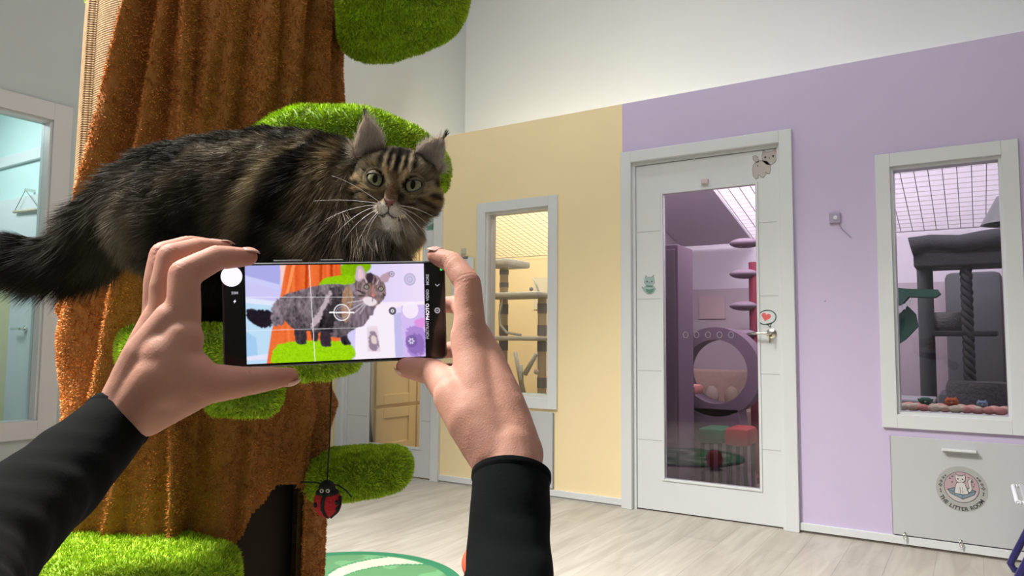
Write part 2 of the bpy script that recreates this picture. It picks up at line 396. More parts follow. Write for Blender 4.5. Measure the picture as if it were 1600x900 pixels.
# ---- stickers: flat printed vinyl, built as layered shapes on the door
def flat(name, polys, y, mt, parent, th=.0006):
    m = MB()
    for pl in polys: m.prism([(p[0], y, p[1]) for p in pl], (0, -th, 0))
    return m.build(name, mt, parent)
def ell(cx, cz, rx, rz, n=28, a0=0, a1=2*PI, rot=0):
    o = []
    for k in range(n):
        t = a0+(a1-a0)*k/n; x, z = rx*math.cos(t), rz*math.sin(t); o.append((cx+x*math.cos(rot)-z*math.sin(rot), cz+x*math.sin(rot)+z*math.cos(rot)))
    return o
def ribbon(pts, wd, closed=False):
    out = []; n = len(pts)
    for i in range(n if closed else n-1):
        a, b_ = pts[i], pts[(i+1) % n]; dx, dz = b_[0]-a[0], b_[1]-a[1]; L = math.hypot(dx, dz) or 1; nx, nz = -dz/L*wd/2, dx/L*wd/2; ex, ez = dx/L*wd*.3, dz/L*wd*.3
        out.append([(a[0]-ex+nx, a[1]-ez+nz), (b_[0]+ex+nx, b_[1]+ez+nz), (b_[0]+ex-nx, b_[1]+ez-nz), (a[0]-ex-nx, a[1]-ez-nz)])
    return out
MT.update(ink=mat('dark_ink', (.06, .055, .06), .5), inkg=mat('grey_ink', (.22, .2, .2), .5), cream=mat('cream_print', (.52, .46, .43), .5), pinkp=mat('pink_print', (.55, .36, .36), .5),
          tealp=mat('teal_print', (.35, .48, .47), .5), greenp=mat('green_print', (.13, .26, .19), .5), red=mat('coral_print', (.75, .14, .13), .5), bubble=mat('bubble_print', (.66, .69, .69), .5), tealink=mat('teal_ink', (.03, .09, .10), .5))
Ys = yd-.0004
# cream kitten, upper right corner
c = W(1193, 259, yd); cx, cz = c[0], c[2]; s_ = .00365*.95
def T_(pts): return [(cx+x*s_, cz+z*s_) for x, z in pts]
body = T_([(-17, -5), (-16, 3), (-10, 8), (-3, 9), (5, 7), (10, 1), (11, -8), (9, -14), (5, -13), (3, -10), (2, -16), (-1, -19), (-5, -17), (-6, -14), (-8, -14), (-8, -19), (-12, -20), (-16, -15)])
head = T_([(-1, 7), (-2, 16), (0, 25), (5, 21), (13, 21), (18, 25), (20, 18), (21, 10), (18, 4), (12, 0), (5, 1)])
tail = T_([(-10, 6), (-16, 12), (-16, 17), (-12, 18), (-8, 14), (-7, 7)])
st = flat('kitten_sticker', [body, head, tail], Ys, 'cream', d2); tag(st, 'cream kitten sticker seen from behind')
flat('sticker_outline', ribbon(body, .0022, True)+ribbon(head, .0022, True)+ribbon(tail, .0022, True), Ys-.0008, 'inkg', st)
flat('sticker_detail', [T_(ell(3, 13, 1.6, 1.9, 12)), T_(ell(15, 13.5, 1.6, 1.9, 12)), T_(ell(9, 11, 1, .8, 8)), T_(ell(-9, 1, 1.0, 1.0, 8))], Ys-.0008, 'ink', st)
flat('sticker_ear', [T_([(0, 18), (1, 23), (4, 20)]), T_([(15, 20), (18, 23), (19, 18)])], Ys-.0008, 'pinkp', st)
# green kitten, left stile
c = W(1015, 445, yd); cx, cz = c[0], c[2]; s_ = .0032
head = T_([(-10, 4), (-9, 12), (-7, 18), (-3, 14), (4, 14), (8, 18), (9, 11), (10, 3), (5, -2), (-5, -2)])
body = T_([(-8, -2), (7, -2), (12, -8), (8, -14), (3, -17), (-4, -17), (-9, -13), (-14, -6), (-15, -3), (-11, -6)])
st = flat('kitten_sticker', [head, body], Ys, 'tealp', d2); tag(st, 'small pale teal kitten sticker with green base')
flat('sticker_outline', ribbon(head, .0016, True)+ribbon(body, .0016, True), Ys-.0008, 'inkg', st)
flat('sticker_leaf', [T_([(-8, -7), (0, -9), (9, -7), (7, -13), (1, -16), (-6, -13)]), T_([(-6, -1), (6, -3), (6, -5), (-6, -3)])], Ys-.0008, 'greenp', st)
flat('sticker_detail', [T_(ell(-4.5, 6, 1.3, 1.6, 10)), T_(ell(4.5, 6, 1.3, 1.6, 10)), T_(ell(0, 3.5, .9, .7, 8))], Ys-.0012, 'ink', st)
# heart in a speech bubble
c = W(1198, 496, yd); cx, cz = c[0], c[2]; s_ = .0033*1.05
bub = T_(ell(0, 0, 14, 11, 32, rot=.18)); tl = T_([(0, -10), (5, -15), (7, -8)])
st = flat('heart_sticker', [bub, tl], Ys, 'bubble', d2)
flat('sticker_outline', ribbon(bub, .0045, True)+ribbon([tl[0], tl[1], tl[2]], .0045), Ys-.0008, 'tealink', st)
heart = [(16*math.sin(t)**3*.45, (13*math.cos(t)-5*math.cos(2*t)-2*math.cos(3*t)-math.cos(4*t))*.45) for t in np.linspace(0, 2*PI, 33)[:-1]]
flat('heart', [T_([(x*math.cos(-.25)-z*math.sin(-.25)-1, x*math.sin(-.25)+z*math.cos(-.25)+1) for x, z in heart])], Ys-.0008, 'red', st)
# row of five ring decals on the door glass
rings = []
for px in (1070, 1087, 1105, 1123, 1141):
    c = W(px, 523, yd); rings += ribbon(ell(c[0], c[2], .014, .017, 20), .0028, True)
flat('ring_decals', rings, yd+.0145, mat('frosted_print', (.45, .42, .45), .5), d2, .0004)
# sticker on door_1 stile
c = W(673, 345, yd); cx, cz = c[0], c[2]; s_ = .005
st = flat('kitten_sticker', [T_([(-8, -14), (-9, 0), (-6, 10), (-3, 7), (3, 7), (6, 10), (8, 0), (7, -14)])], Ys, 'tealp', d1); tag(st, 'pale green kitten sticker beside the glass')
flat('sticker_leaf', [T_([(-6, -8), (6, -4), (5, -13), (-5, -13)])], Ys-.0008, 'greenp', st)

# ---- left wall with its window, and the side room behind it
WL = (1.56, 2.12, .40, 2.32)
gridwall('wall_left', (-3.0, YB+.1), (0, 4.6), [(1.30, 2.05, .49, 2.22)], (XL-.1, XL), 'y', lambda a, z: 0, ['greyd'])
root = tag(bpy.data.objects.new('window_3', None), kind='structure'); COL.objects.link(root); root.location = (XL, 1.7, .4)
y0, y1, z0, z1 = 1.20, 2.145, .405, 2.315
m = MB()
for a, b2 in (((y0, z0), (y0+.1, z1)), ((y1-.1, z0), (y1, z1)), ((y0+.1, z1-.1), (y1-.1, z1)), ((y0+.1, z0), (y1-.1, z0+.1))): m.box((XL+.0005, a[0], a[1]), (XL+.02, b2[0], b2[1]), .002)
m.build('window_frame', mat('pinkish_white_paint', (.60, .58, .57), .5), root)
m = MB()
for a, b2 in (((1.30, .49), (1.315, 2.22)), ((2.035, .49), (2.05, 2.22)), ((1.315, 2.205), (2.035, 2.22)), ((1.315, .49), (2.035, .505))): m.box((XL-.099, a[0], a[1]), (XL-.001, b2[0], b2[1]))
m.build('window_reveal', 'white', root)
MB().box((XL-.07, 1.315, .505), (XL-.065, 2.035, 2.205)).build('window_pane', glassmat('teal_glass', (.92, .99, .98), .9), root)
YS = 2.5
MB().box((-6.6, YS, 0), (XL-.1, YS+.06, 2.9)).build('wall_side_room', 'teal', kind='structure')
MB().box((-6.66, 0, 0), (-6.6, YS+.06, 2.9)).build('wall_side_room_end', 'teal', kind='structure')
m = MB(); m.box((-6.6, 0, 2.9), (XL-.1, YS+.06, 2.96))
for k in range(14): m.box((-6.6, .1+k*.17, 2.885), (XL-.11, .11+k*.17, 2.9))
m.build('ceiling_side_room', 'teal', kind='structure')
# white rail high on that wall, then the door with a yellow pane
a = W(0, 262, YS); b2 = W(84, 235, YS)
MB().box((-6.55, YS-.03, (a[2]+b2[2])/2-.03), (XL-.12, YS, (a[2]+b2[2])/2+.05), .004).build('trim_3', 'white', kind='structure')
dr = tag(bpy.data.objects.new('door_3', None), kind='structure'); COL.objects.link(dr); xr = W(62, 500, YS)[0]; dr.location = (xr-.4, YS, 0)
ztop = W(30, 312, YS)[2]; xl = xr-.75; sx = W(24, 500, YS)[0]
m = MB(); m.box((sx, YS-.04, .01), (xr, YS-.001, ztop)); m.box((xl, YS-.04, .01), (xl+.1, YS-.001, ztop)); m.box((xl+.1, YS-.04, ztop-.42), (sx, YS-.001, ztop)); m.box((xl+.1, YS-.04, .01), (sx, YS-.001, .3))
m.build('door_leaf', 'white', dr)
MB().box((xl+.1, YS-.02, .3), (sx, YS-.002, ztop-.42)).build('door_panel', mat('butter_panel', (.68, .62, .36), .4), dr)
c = W(50, 514, YS); lv = MB(); lv.lathe([(0, 0), (.025, 0), (.025, .01), (.01, .012), (.01, .04), (0, .04)], (c[0], YS-.04, c[2]), (0, -1, 0), 20); lv.tube([(c[0], YS-.078, c[2]), (c[0]-.12, YS-.078, c[2])], .009, 10)
lv.build('door_handle', 'chrome', dr, smooth='auto')
a = W(40, 297, YS-.06); l_ = W(22, 331, YS-.06); r_ = W(62, 327, YS-.06)
hs = thing('hanging_dowel', (a[0], YS-.06, l_[2]), 'pale wooden dowel hanging from a cord triangle beyond the left window', 'wall hanging')
MB().tube([tuple(l_), tuple(r_)], .011, 12).build('dowel', mat('pale_wood', (.6, .5, .38), .5), hs, smooth=True)
MB().tube([tuple(l_), (a[0], a[1], a[2]), tuple(r_)], .0025, 8).build('cord', mat('grey_cord', (.2, .22, .2), .7), hs)
MB().box((a[0]-.01, YS-.064, a[2]-.008), (a[0]+.01, YS, a[2]+.012)).build('hook', 'chrome', hs)

# ---- netting that closes the cat rooms from above
def net(name, x0, x1, cell, wd):
    m = MB(); za, zb, ya, yb = 2.24, 1.80, YW+.11, YB-.005
    nx = int((x1-x0)/cell); ny = int((yb-ya)/cell)
    for k in range(nx+1):
        x = x0+(x1-x0)*k/nx; m.tube([(x, ya, za), (x, yb, zb)], wd, 4, cap=False)
    for k in range(ny+1):
        t = k/ny; m.tube([(x0, ya+(yb-ya)*t, za+(zb-za)*t), (x1, ya+(yb-ya)*t, za+(zb-za)*t)], wd, 4, cap=False)
    return m.build(name, mat(name+'_cord', (.36, .33, .33), .8), kind='structure')
net('trim_4', XL+.01, -2.17, .06, .0022)
net('trim_5', -2.09, 2.95, .075, .0030)
MB().box((XL+.0005, YW+.1, 0), (XL+.012, YB, HP)).build('wall_left_lining', 'yellow', kind='structure')
def onnet(px, py):   # where a sight line meets the sloping net plane
    q = ray(px, py); k_ = .44/1.905; t = (2.24+k_*4.14-CAMZ)/(q[2]+k_*q[1]); p = CP+q*t; return (p[0], p[1], p[2]-.030)
a, b2 = onnet(1112, 287), onnet(1176, 372)
m = MB(); e = [(a[0]-(b2[0]-a[0])*.5, a[1]-(b2[1]-a[1])*.5, a[2]-(b2[2]-a[2])*.5), b2, (-2.09, b2[1], b2[2]), (-2.09, YW+.12, 2.213), (a[0]-(b2[0]-a[0])*.5, YW+.12, 2.213)]
m.prism(e, (0, 0, .02)); m.build('trim_6', 'palemauve', kind='structure')
# ================================================================== THINGS ON THE FRONT WALL
MT['shadowgap'] = mat('edge_gap', (.30, .29, .29), .7)
hp = thing('access_panel', (-.1, YW, .05), 'big grey-white litter room hatch with a round kitten sticker below the right window', 'access panel')
MB().box((-.362, YW-.016, .056), (.30, YW-.0005, .522), .0015).build('panel_board', 'panel', hp)
MB().box((-.366, YW-.012, .056), (-.3625, YW-.0005, .522)).build('edge_strip', 'shadowgap', hp)
a = W(1472, 697, YW-.016); b2 = W(1526, 705, YW-.016)
m = MB(); m.box((a[0], YW-.05, .473), (b2[0], YW-.016, .483), .002); m.box((a[0], YW-.022, .466), (b2[0], YW-.016, .483), .002)
m.build('pull_handle', 'white', hp)
for px in (1414, 1501):
    c = W(px, 838, YW-.02); x, z = c[0], .058
    m = MB(); m.lathe([(0, 0), (.007, 0), (.007, .004), (.003, .005), (.003, .014), (0, .014)], (x, YW-.016, z+.006), (0, -1, 0), 14)
    ring_ = [(x+.0008*k_, YW-.032+.0, z+.0) for k_ in (0,)]
    pts = [(x+.009*math.sin(t)*.6, YW-.032+.004*math.sin(t), z-.006+.013*math.cos(t)) for t in np.linspace(0, 2*PI, 21)[:-1]]
    m.tube(pts, .0022, 8, closed=True); m.build('eye_hook', 'chrome', hp, smooth='auto')
# the round sticker
lc = W(1502.5, 764, YW-.016); cx, cz = lc[0], lc[2]; R_ = .103; YL = YW-.0162
stk = flat('round_sticker', [ell(cx, cz, R_, R_, 64)], YL, mat('translucent_grey_vinyl', (.40, .40, .38), .4), hp); tag(stk, 'round grey sticker reading THE LITTER ROOM')
flat('sticker_disc', [ell(cx, cz+.008, R_*.685, R_*.685, 56)], YL-.0008, 'ink', stk, .0003)
flat('sticker_sky', [ell(cx, cz+.008, R_*.665, R_*.665, 56)], YL-.0013, mat('dusty_pink_print', (.46, .33, .35), .5), stk, .0003)
def L_(pts, s_=R_/50): return [(cx+x*s_, cz+.008+z*s_) for x, z in pts]
tray = L_([(-27, -7), (-12, -1), (14, -1), (27, -6), (24, -14), (2, -26), (-22, -15)])
def clipc(pts, r_=R_*.66):
    o = []
    for x, z in pts:
        dx, dz = x-cx, z-cz-.008; q = math.hypot(dx, dz); k_ = min(1, r_/q) if q > 0 else 1; o.append((cx+dx*k_, cz+.008+dz*k_))
    return o
flat('sticker_floor', [clipc(L_([(-30, -9), (-20, -12), (2, -27), (22, -12), (30, -8), (26, -20), (14, -30), (0, -33), (-14, -30), (-26, -20)]))], YL-.0017, mat('pale_print', (.5, .48, .47), .5), stk, .0002)
flat('tray_print', [clipc(tray)], YL-.0020, mat('slate_blue_print', (.19, .27, .33), .5), stk, .0002)
flat('tray_outline', ribbon(clipc(tray), .0022, True)+ribbon(clipc(L_([(-27, -7), (2, -17), (27, -6)])), .0018)+ribbon(L_([(2, -17), (2, -26)]), .0018), YL-.0024, 'ink', stk, .0002)
kb = L_([(-9, 10), (-12, 0), (-14, -10), (-14, -14), (-7, -15), (-3, -15), (2, -16), (6, -15), (12, -14), (13, -9), (9, 1), (6, 10)])
kh = L_([(-11, 16), (-12, 23), (-11, 29), (-6, 25), (2, 25), (7, 29), (8, 22), (7, 15), (2, 10), (-6, 10)])
kt = L_([(10, -6), (15, 0), (13, 8), (12, 15), (16, 20), (21, 20), (18, 15), (19, 6), (20, -2), (16, -10)])
flat('kitten_print', [kt, kb, kh], YL-.0028, mat('white_print', (.62, .6, .58), .5), stk, .0002)
dk = ribbon(kt, .0016, True)+ribbon(kb, .0018, True)+ribbon(kh, .0018, True)+ribbon(L_([(-3, 0), (-3, -14)]), .0016)+ribbon(L_([(2, 0), (2, -14)]), .0016)
dk += [L_(ell(-6.5, 18, 1.8, 1.6, 12)), L_(ell(2.5, 18, 1.8, 1.6, 12)), L_([(-3, 15.5), (-1, 15.5), (-2, 14)])]
for (sx_, sz_, r1) in ((-22, 18, 2.6), (-17, 23, 2.6), (-18, 10, 2), (14, 23, 1.8), (21, 14, 2.4), (25, 9, 1.8), (23, 4, 2.4)):
    dk.append(L_([(sx_+(r1 if k_ % 2 == 0 else r1*.35)*math.cos(k_*PI/4+.4), sz_+(r1 if k_ % 2 == 0 else r1*.35)*math.sin(k_*PI/4+.4)) for k_ in range(8)]))
for ang, r1 in ((172, 3.8), (160, 3), (147, 2.6), (186, 1.4), (193, 1.2), (8, 3.8), (20, 3), (33, 2.6), (-6, 1.6), (-12, 1.2), (42, 1.4), (138, 1.4)):
    t = math.radians(ang); x_, z_ = 41.5*math.cos(t), 41.5*math.sin(t)-4
    star = [(x_+(r1 if k_ % 2 == 0 else r1*.45)*math.cos(k_*PI/4), z_+(r1 if k_ % 2 == 0 else r1*.45)*math.sin(k_*PI/4)) for k_ in range(8)]
    dk += ribbon(L_(star), .0015, True)
flat('kitten_outline', dk, YL-.0032, 'ink', stk, .0002)
def text_mesh(ch, size, bold=0.0):
    cu = bpy.data.curves.new('glyph', 'FONT'); cu.body = ch; cu.size = size; cu.align_x = 'CENTER'; cu.offset = bold; cu.extrude = .0002; cu.resolution_u = 3
    o = bpy.data.objects.new('glyph', cu); COL.objects.link(o); dg = bpy.context.evaluated_depsgraph_get(); dg.update()
    me = bpy.data.meshes.new_from_object(o.evaluated_get(dg)); bpy.data.objects.remove(o); return me
def place_text(name, items, mt, parent):
    bm = bmesh.new()
    for me, mtx in items:
        t = bmesh.new(); t.from_mesh(me); t.transform(mtx); me2 = bpy.data.meshes.new('x'); t.to_mesh(me2); t.free(); bm.from_mesh(me2)
    me = bpy.data.meshes.new(name); bm.to_mesh(me); bm.free(); me.materials.append(MT[mt] if isinstance(mt, str) else mt)
    o = bpy.data.objects.new(name, me); setparent(o, parent); COL.objects.link(o); return o
items = []; txt = 'THE LITTER ROOM'; wds = {'I': .5, ' ': .55, 'M': 1.28, 'O': 1.2, 'R': .98, 'H': 1.05}
tot = sum(wds.get(c_, .92) for c_ in txt); a0, a1 = math.radians(-90-66), math.radians(-90+64); acc = 0
for ch in txt:
    wd_ = wds.get(ch, .92); ang = a0+(a1-a0)*(acc+wd_/2)/tot; acc += wd_
    if ch == ' ': continue
    rr = R_*.955
    base = Matrix.Translation((cx+rr*math.cos(ang), YL-.0012, cz+.0+rr*math.sin(ang))) @ Matrix.Rotation(-(ang+PI/2), 4, 'Y') @ Matrix.Rotation(PI/2, 4, 'X')
    items.append((text_mesh(ch, .0240, .0006), base))
place_text('lettering', items, 'ink', stk)

hp2 = thing('access_panel', (-2.42, YW, .05), 'narrow plain pale grey hatch board below the yellow wall window', 'access panel')
MB().box((-2.80, YW-.014, .056), (-2.245, YW-.0005, .524), .0015).build('panel_board', 'panel', hp2)
MB().box((-2.244, YW-.012, .056), (-2.24, YW-.0005, .52)).build('edge_strip', 'shadowgap', hp2)

c = W(1305, 341); sw = thing('wall_sensor', (c[0], YW, c[2]-.028), 'small square lilac wall sensor with a thin trailing wire beside the tall door', 'sensor')
MB().box((c[0]-.027, YW-.016, c[2]-.027), (c[0]+.027, YW, c[2]+.027), .004).build('housing', mat('lilac_plastic', (.38, .33, .46), .4), sw)
MB().lathe([(0, 0), (.012, 0), (.010, .006), (0, .008)], (c[0]+.003, YW-.016, c[2]), (0, -1, 0), 18).build('lens', mat('pale_lens', (.7, .7, .8), .2), sw, smooth='auto')
e1, e2 = W(1316, 358), W(1330, 371); MB().tube([(c[0]+.008, YW-.014, c[2]-.012), (c[0]+.016, YW-.012, c[2]-.024), (e1[0], YW-.006, e1[2]), (e2[0], YW-.004, e2[2])], .0016, 6).build('wire', mat('lilac_wire', (.33, .3, .42), .5), sw)
c = W(1289, 470); tag(MB().lathe([(0, 0), (.006, 0), (.004, .004), (0, .005)], (c[0], YW, c[2]), (0, -1, 0), 12).build('wall_plug', 'purple'), 'tiny lilac painted wall plug between door and right window', 'wall plug')

a = W(708, 404); b2 = W(741, 478); nt_ = thing('paper_note', ((a[0]+b2[0])/2, YW-.01, b2[2]), 'white sheet of paper clipped to the yellow wall behind the raised hand', 'paper')
m = MB(); m.box((a[0], YW-.012, b2[2]), (b2[0], YW-.010, a[2])); m.build('sheet', mat('paper', (.72, .74, .76), .7), nt_)
xm = (a[0]+b2[0])/2
m = MB(); m.box((xm-.045, YW-.017, a[2]-.012), (xm+.045, YW-.005, a[2]+.008), .002); m.build('clip_bar', 'chrome', nt_)
m = MB(); m.tube([(xm-.014, YW-.011, a[2]+.006), (xm-.018, YW-.009, a[2]+.03), (xm+.018, YW-.009, a[2]+.03), (xm+.014, YW-.011, a[2]+.006)], .0025, 6); m.box((xm-.02, YW-.008, a[2]+.02), (xm+.02, YW, a[2]+.065), .003); m.build('wall_hook', mat('clear_hook', (.55, .52, .42), .2), nt_)

# ------------------------------------------------------------------ stool at the right edge
blue = mat('navy_enamel', (.018, .014, .11), .25, coat=.4)
f0 = FL(1583, 893, .014); st = thing('folding_stool', (f0[0]+.22, f0[1]-.12, 0), 'folding stool with navy blue tube legs and white corded seat edge, far right', 'stool')
top = P(1612, 757, 3.42); dx_ = Vector((1, 0, 0))
bx, by = float(f0[0]), float(f0[1])
for s_, yy in ((0, 0), (1, -.34)):
    m = MB(); pts = [(bx+.14, by+yy, .42), (bx+.06, by+yy, .20), (bx+.004, by+yy, .075), (bx-.008, by+yy, .045), (bx+.004, by+yy, .022), (bx+.04, by+yy, .016), (bx+.42, by+yy, .016)]
    m.tube(pts, .014, 14); m.build('leg', blue, st, smooth=True)
    m = MB(); m.tube([(bx+.10, by+yy+.03, .42), (bx+.25, by+yy+.03, .20), (bx+.40, by+yy+.03, .022), (bx+.43, by+yy+.03, .016)], .014, 14); m.build('leg', blue, st, smooth=True)
sx0 = float(W(1583, 755, by-.0)[0]); zt = float(W(1583, 757, by-.0)[2])
m = MB(); m.box((sx0+.02, by-.33, zt-.018), (sx0+.42, by+.02, zt-.002), .006); m.build('seat', mat('grey_sling', (.5, .5, .52), .7), st)
rim_ = [(sx0, by+.03), (sx0+.44, by+.03), (sx0+.44, by-.36), (sx0, by-.36)]
m = MB()
for (p0, p1) in zip(rim_, rim_[1:]+rim_[:1]):
    L = math.hypot(p1[0]-p0[0], p1[1]-p0[1]); n_ = int(L/.010)
    pts = []
    for k_ in range(n_*8+1):
        t = k_/(n_*8); a_ = 2*PI*k_/8; ux, uy = (p1[0]-p0[0])/L, (p1[1]-p0[1])/L
        pts.append((p0[0]+ux*L*t-uy*.006*math.cos(a_), p0[1]+uy*L*t+ux*.006*math.cos(a_), zt-.010+.006*math.sin(a_)))
    m.tube(pts, .0028, 6)
m.build('seat_cord', mat('white_cord', (.75, .76, .8), .5), st, smooth=True)

# ------------------------------------------------------------------ rug and floor toy
rc = Vector((-2.72, 2.02, 0)); rr = .80
pr = FL(600, 865); pl = FL(705, 893)
RC = np.array([-2.108, 2.072]); 
def rugmesh():
    n_, k_ = 180, 60; ang = np.linspace(0, 2*PI, n_, endpoint=False); rad = np.linspace(0, 1, k_)**.8
    A, Rr = np.meshgrid(ang, rad); x = RC[0]+RRX*Rr*np.cos(A); y = RC[1]+RRX*Rr*np.sin(A)
    V = np.stack([x.ravel(), y.ravel(), np.full(x.size, .012)], 1)
    F = [(i*n_+j, i*n_+(j+1) % n_, (i+1)*n_+(j+1) % n_, (i+1)*n_+j) for i in range(k_-1) for j in range(n_)]
    ring0 = (k_-1)*n_; V2 = V[ring0:ring0+n_].copy(); V2[:, 2] = .0005; b0 = len(V); V = np.vstack([V, V2])
    F += [(ring0+j, b0+j, b0+(j+1) % n_, ring0+(j+1) % n_) for j in range(n_)]
    q = V[:, :2]-RC; rad_ = np.linalg.norm(q, axis=1)/RRX; an = np.arctan2(q[:, 1], q[:, 0])
    g1 = np.array((.035, .17, .085)); g2 = np.array((.13, .30, .14)); pale = np.array((.42, .52, .36)); cr_ = np.array((.48, .44, .36))
    N_ = vnoise(V, 14, 2); N2 = vnoise(V, 40, 5)
    col = np.where((N_ > .52)[:, None], g2, g2*.75)
    leaf = (np.sin(an*5+rad_*7) > .35) & (rad_ < .88); col = np.where(leaf[:, None], np.where((N2 > .45)[:, None], pale, cr_), col)
    col = np.where((np.abs(np.sin(an*5+rad_*7)-.35) < .12)[:, None] & (rad_ < .9)[:, None], g1, col)
    col = np.where((rad_ > .90)[:, None], g1, col)
    return V, np.array(F), col
RRX = .49
V, F, colr = rugmesh()
rug = np_mesh('leaf_rug', V, [(F, 0)], [colmat('rug_pile', .9, .1)], colr, smooth=False)
tag(rug, 'round green leaf-patterned rug on the pale wood floor behind the tree', 'rug')
c = FL(742, 880, .07); rt = thing('cat_toy_ball', (c[0], c[1], 0), 'coral red fabric toy ball on the floor, nearly hidden by the right sleeve', 'toy')
MB().ball((c[0]+.01, c[1], .072), .062, .062, .07, n=28).build('ball', mat('coral_felt', (.75, .10, .05), .8, bump=.3, bscale=300), rt, smooth=True)
MB().tube([(c[0]+.01+.0635*math.sin(t), c[1], .072+.0715*math.cos(t)) for t in np.linspace(0, 2*PI, 33)[:-1]], .003, 6, closed=True).build('seam', mat('dark_red_stitch', (.3, .04, .03), .8), rt)

# ------------------------------------------------------------------ things in the yellow cat room
MT.update(plushgrey=mat('grey_plush', (.46, .45, .42), .9, var=.1, scale=60, bump=.5, bscale=120), sisal=mat('sisal_post', (.50, .42, .30), .9, bump=.5, bscale=200), dgrey=mat('dark_grey_plush', (.20, .20, .21), .9, bump=.4, bscale=150))
TY = 5.05
def tx(px, py): q = W(px, py, TY); return q
tr = thing('cat_tower', (tx(812, 600)[0], TY, 0), 'pale grey cat tower with dark grey post cuffs inside the yellow room', 'cat tower')
xa, xb = tx(787, 500)[0], tx(847, 500)[0]
for z_, x0, x1, ht in ((tx(800, 413)[2], tx(772, 413)[0], tx(815, 413)[0], .055), (tx(800, 463)[2], tx(768, 463)[0], tx(860, 463)[0], .04), (tx(800, 529)[2], tx(778, 529)[0], tx(858, 529)[0], .035)):
    MB().box((x0, TY-.20, z_-ht/2), (x1, TY+.14, z_+ht/2), .014).build('platform', 'plushgrey', tr, smooth='auto')
MB().box((xa-.1, TY-.2, .0), (xb+.1, TY+.2, .05), .01).build('base', 'plushgrey', tr, smooth='auto')
zt2 = tx(800, 463)[2]
MB().lathe([(.0, 0), (.035, 0), (.035, tx(800, 413)[2]-.05), (0, tx(800, 413)[2]-.05)], (xa, TY, .05), n=20).build('post', 'sisal', tr, smooth='auto')
MB().lathe([(.0, 0), (.035, 0), (.035, zt2-.07), (0, zt2-.07)], (xb, TY, .05), n=20).build('post', 'sisal', tr, smooth='auto')
for x_, pys in ((xa, (425, 445, 483, 516, 540)), (xb, (483, 516, 541, 596))):
    for py in pys:
        z_ = tx(800, py)[2]; h_ = .02 if py in (425, 445) else .04
        MB().lathe([(0, 0), (.0385, 0), (.0385, h_*2), (0, h_*2)], (x_, TY, z_-h_), n=20).build('post_cuff', 'dgrey', tr, smooth='auto')
arc = [tx(*q)-np.array([0, .16, 0]) for q in ((803, 468), (797, 490), (798, 508), (808, 520), (830, 524))]
MB().tube(arc, .011, 10).build('cat_tunnel_rim', 'plushgrey', tr, smooth=True)
a = tx(848, 437); b2 = tx(857, 462)
bt = thing('feather_wand', (a[0], TY-.1, b2[2]), 'grey spring wand with pom-pom on the middle tower shelf', 'cat toy')
MB().tube([tx(842, 436)-np.array([0, .1, 0]), tx(848, 446)-np.array([0, .1, 0]), tx(853, 463)-np.array([0, .1, 0])], [.004, .008, .010], 8).build('wand', 'plushgrey', bt, smooth=True)
MB().ball(tx(840, 453)-np.array([0, .1, 0]), .016).build('pompom', 'dgrey', bt, smooth=True)
c = tx(820, 600); sp_ = thing('scratcher_post', (c[0], TY-.42, 0), 'short grey scratching post with a dangling ball, left of the window corner', 'scratching post')
for q0, q1 in (((805, 550), (818, 616)), ((814, 570), (815, 620)), ((838, 553), (820, 585))):
    a, b2 = W(*q0, TY-.4), W(*q1, TY-.4); MB().tube([a, b2], [.016, .02], 10).build('post', 'plushgrey', sp_, smooth=True)
a = W(838, 553, TY-.4); b2 = W(838, 581, TY-.4); MB().tube([a, b2], .002, 6).build('string', 'white', sp_); MB().ball(b2, .020).build('pompom', mat('pink_pom', (.6, .5, .45), .9), sp_, smooth=True)
z0_ = float(W(818, 618, TY-.4)[2]); MB().lathe([(0, 0), (.15, 0), (.15, .03), (.1, .035), (.03, z0_), (0, z0_)], (float(W(815, 600, TY-.4)[0]), TY-.4, 0), n=24).build('base', 'plushgrey', sp_, smooth='auto')
a = W(811, 612, YW+.16); b2 = W(862, 622, YW+.16)
pm = MB().box((a[0]-.1, YW+.105, float(b2[2])-.012), (b2[0]+.03, YW+.32, float(b2[2])+.014), .008).build('sill_mat', mat('teal_print_mat', (.45, .62, .62), .8, var=.5, scale=45)); tag(pm, 'teal patterned mat on the ledge behind the yellow wall window', 'mat')
a = W(835, 434, YB); b2 = W(866, 483, YB); q = MB().box((a[0], YB-.012, b2[2]), (b2[0]+.02, YB-.002, a[2])).build('wall_paper', mat('cream_sheet', (.75, .68, .52), .7)); tag(q, 'cream paper sheet on the back wall of the yellow room', 'paper')
# cupboard standing against the left wall, seen through the left door
cb = thing('cupboard', (-4.2, 4.75, 0), 'butter yellow panelled cupboard seen through the left door glass', 'cupboard'); yel = mat('butter_lacquer', s2l((228, 200, 150)), .5)
MB().box((-4.43, 4.32, 0), (-4.05, 5.35, 1.95), .004).build('carcass', yel, cb)
for z0_, z1_ in ((.06, .42), (.45, 1.9)):
    for ya, yb_ in ((4.34, 4.83), (4.85, 5.33)):
        m = MB()
        for q0, q1 in (((ya, z0_), (ya+.09, z1_)), ((yb_-.09, z0_), (yb_, z1_)), ((ya+.09, z1_-.08), (yb_-.09, z1_)), ((ya+.09, z0_), (yb_-.09, z0_+.08))): m.box((-4.049, q0[0], q0[1]), (-4.028, q1[0], q1[1]), .003)
        m.box((-4.049, ya+.09, z0_+.08), (-4.040, yb_-.09, z1_-.08)); m.build('cupboard_door', yel, cb)

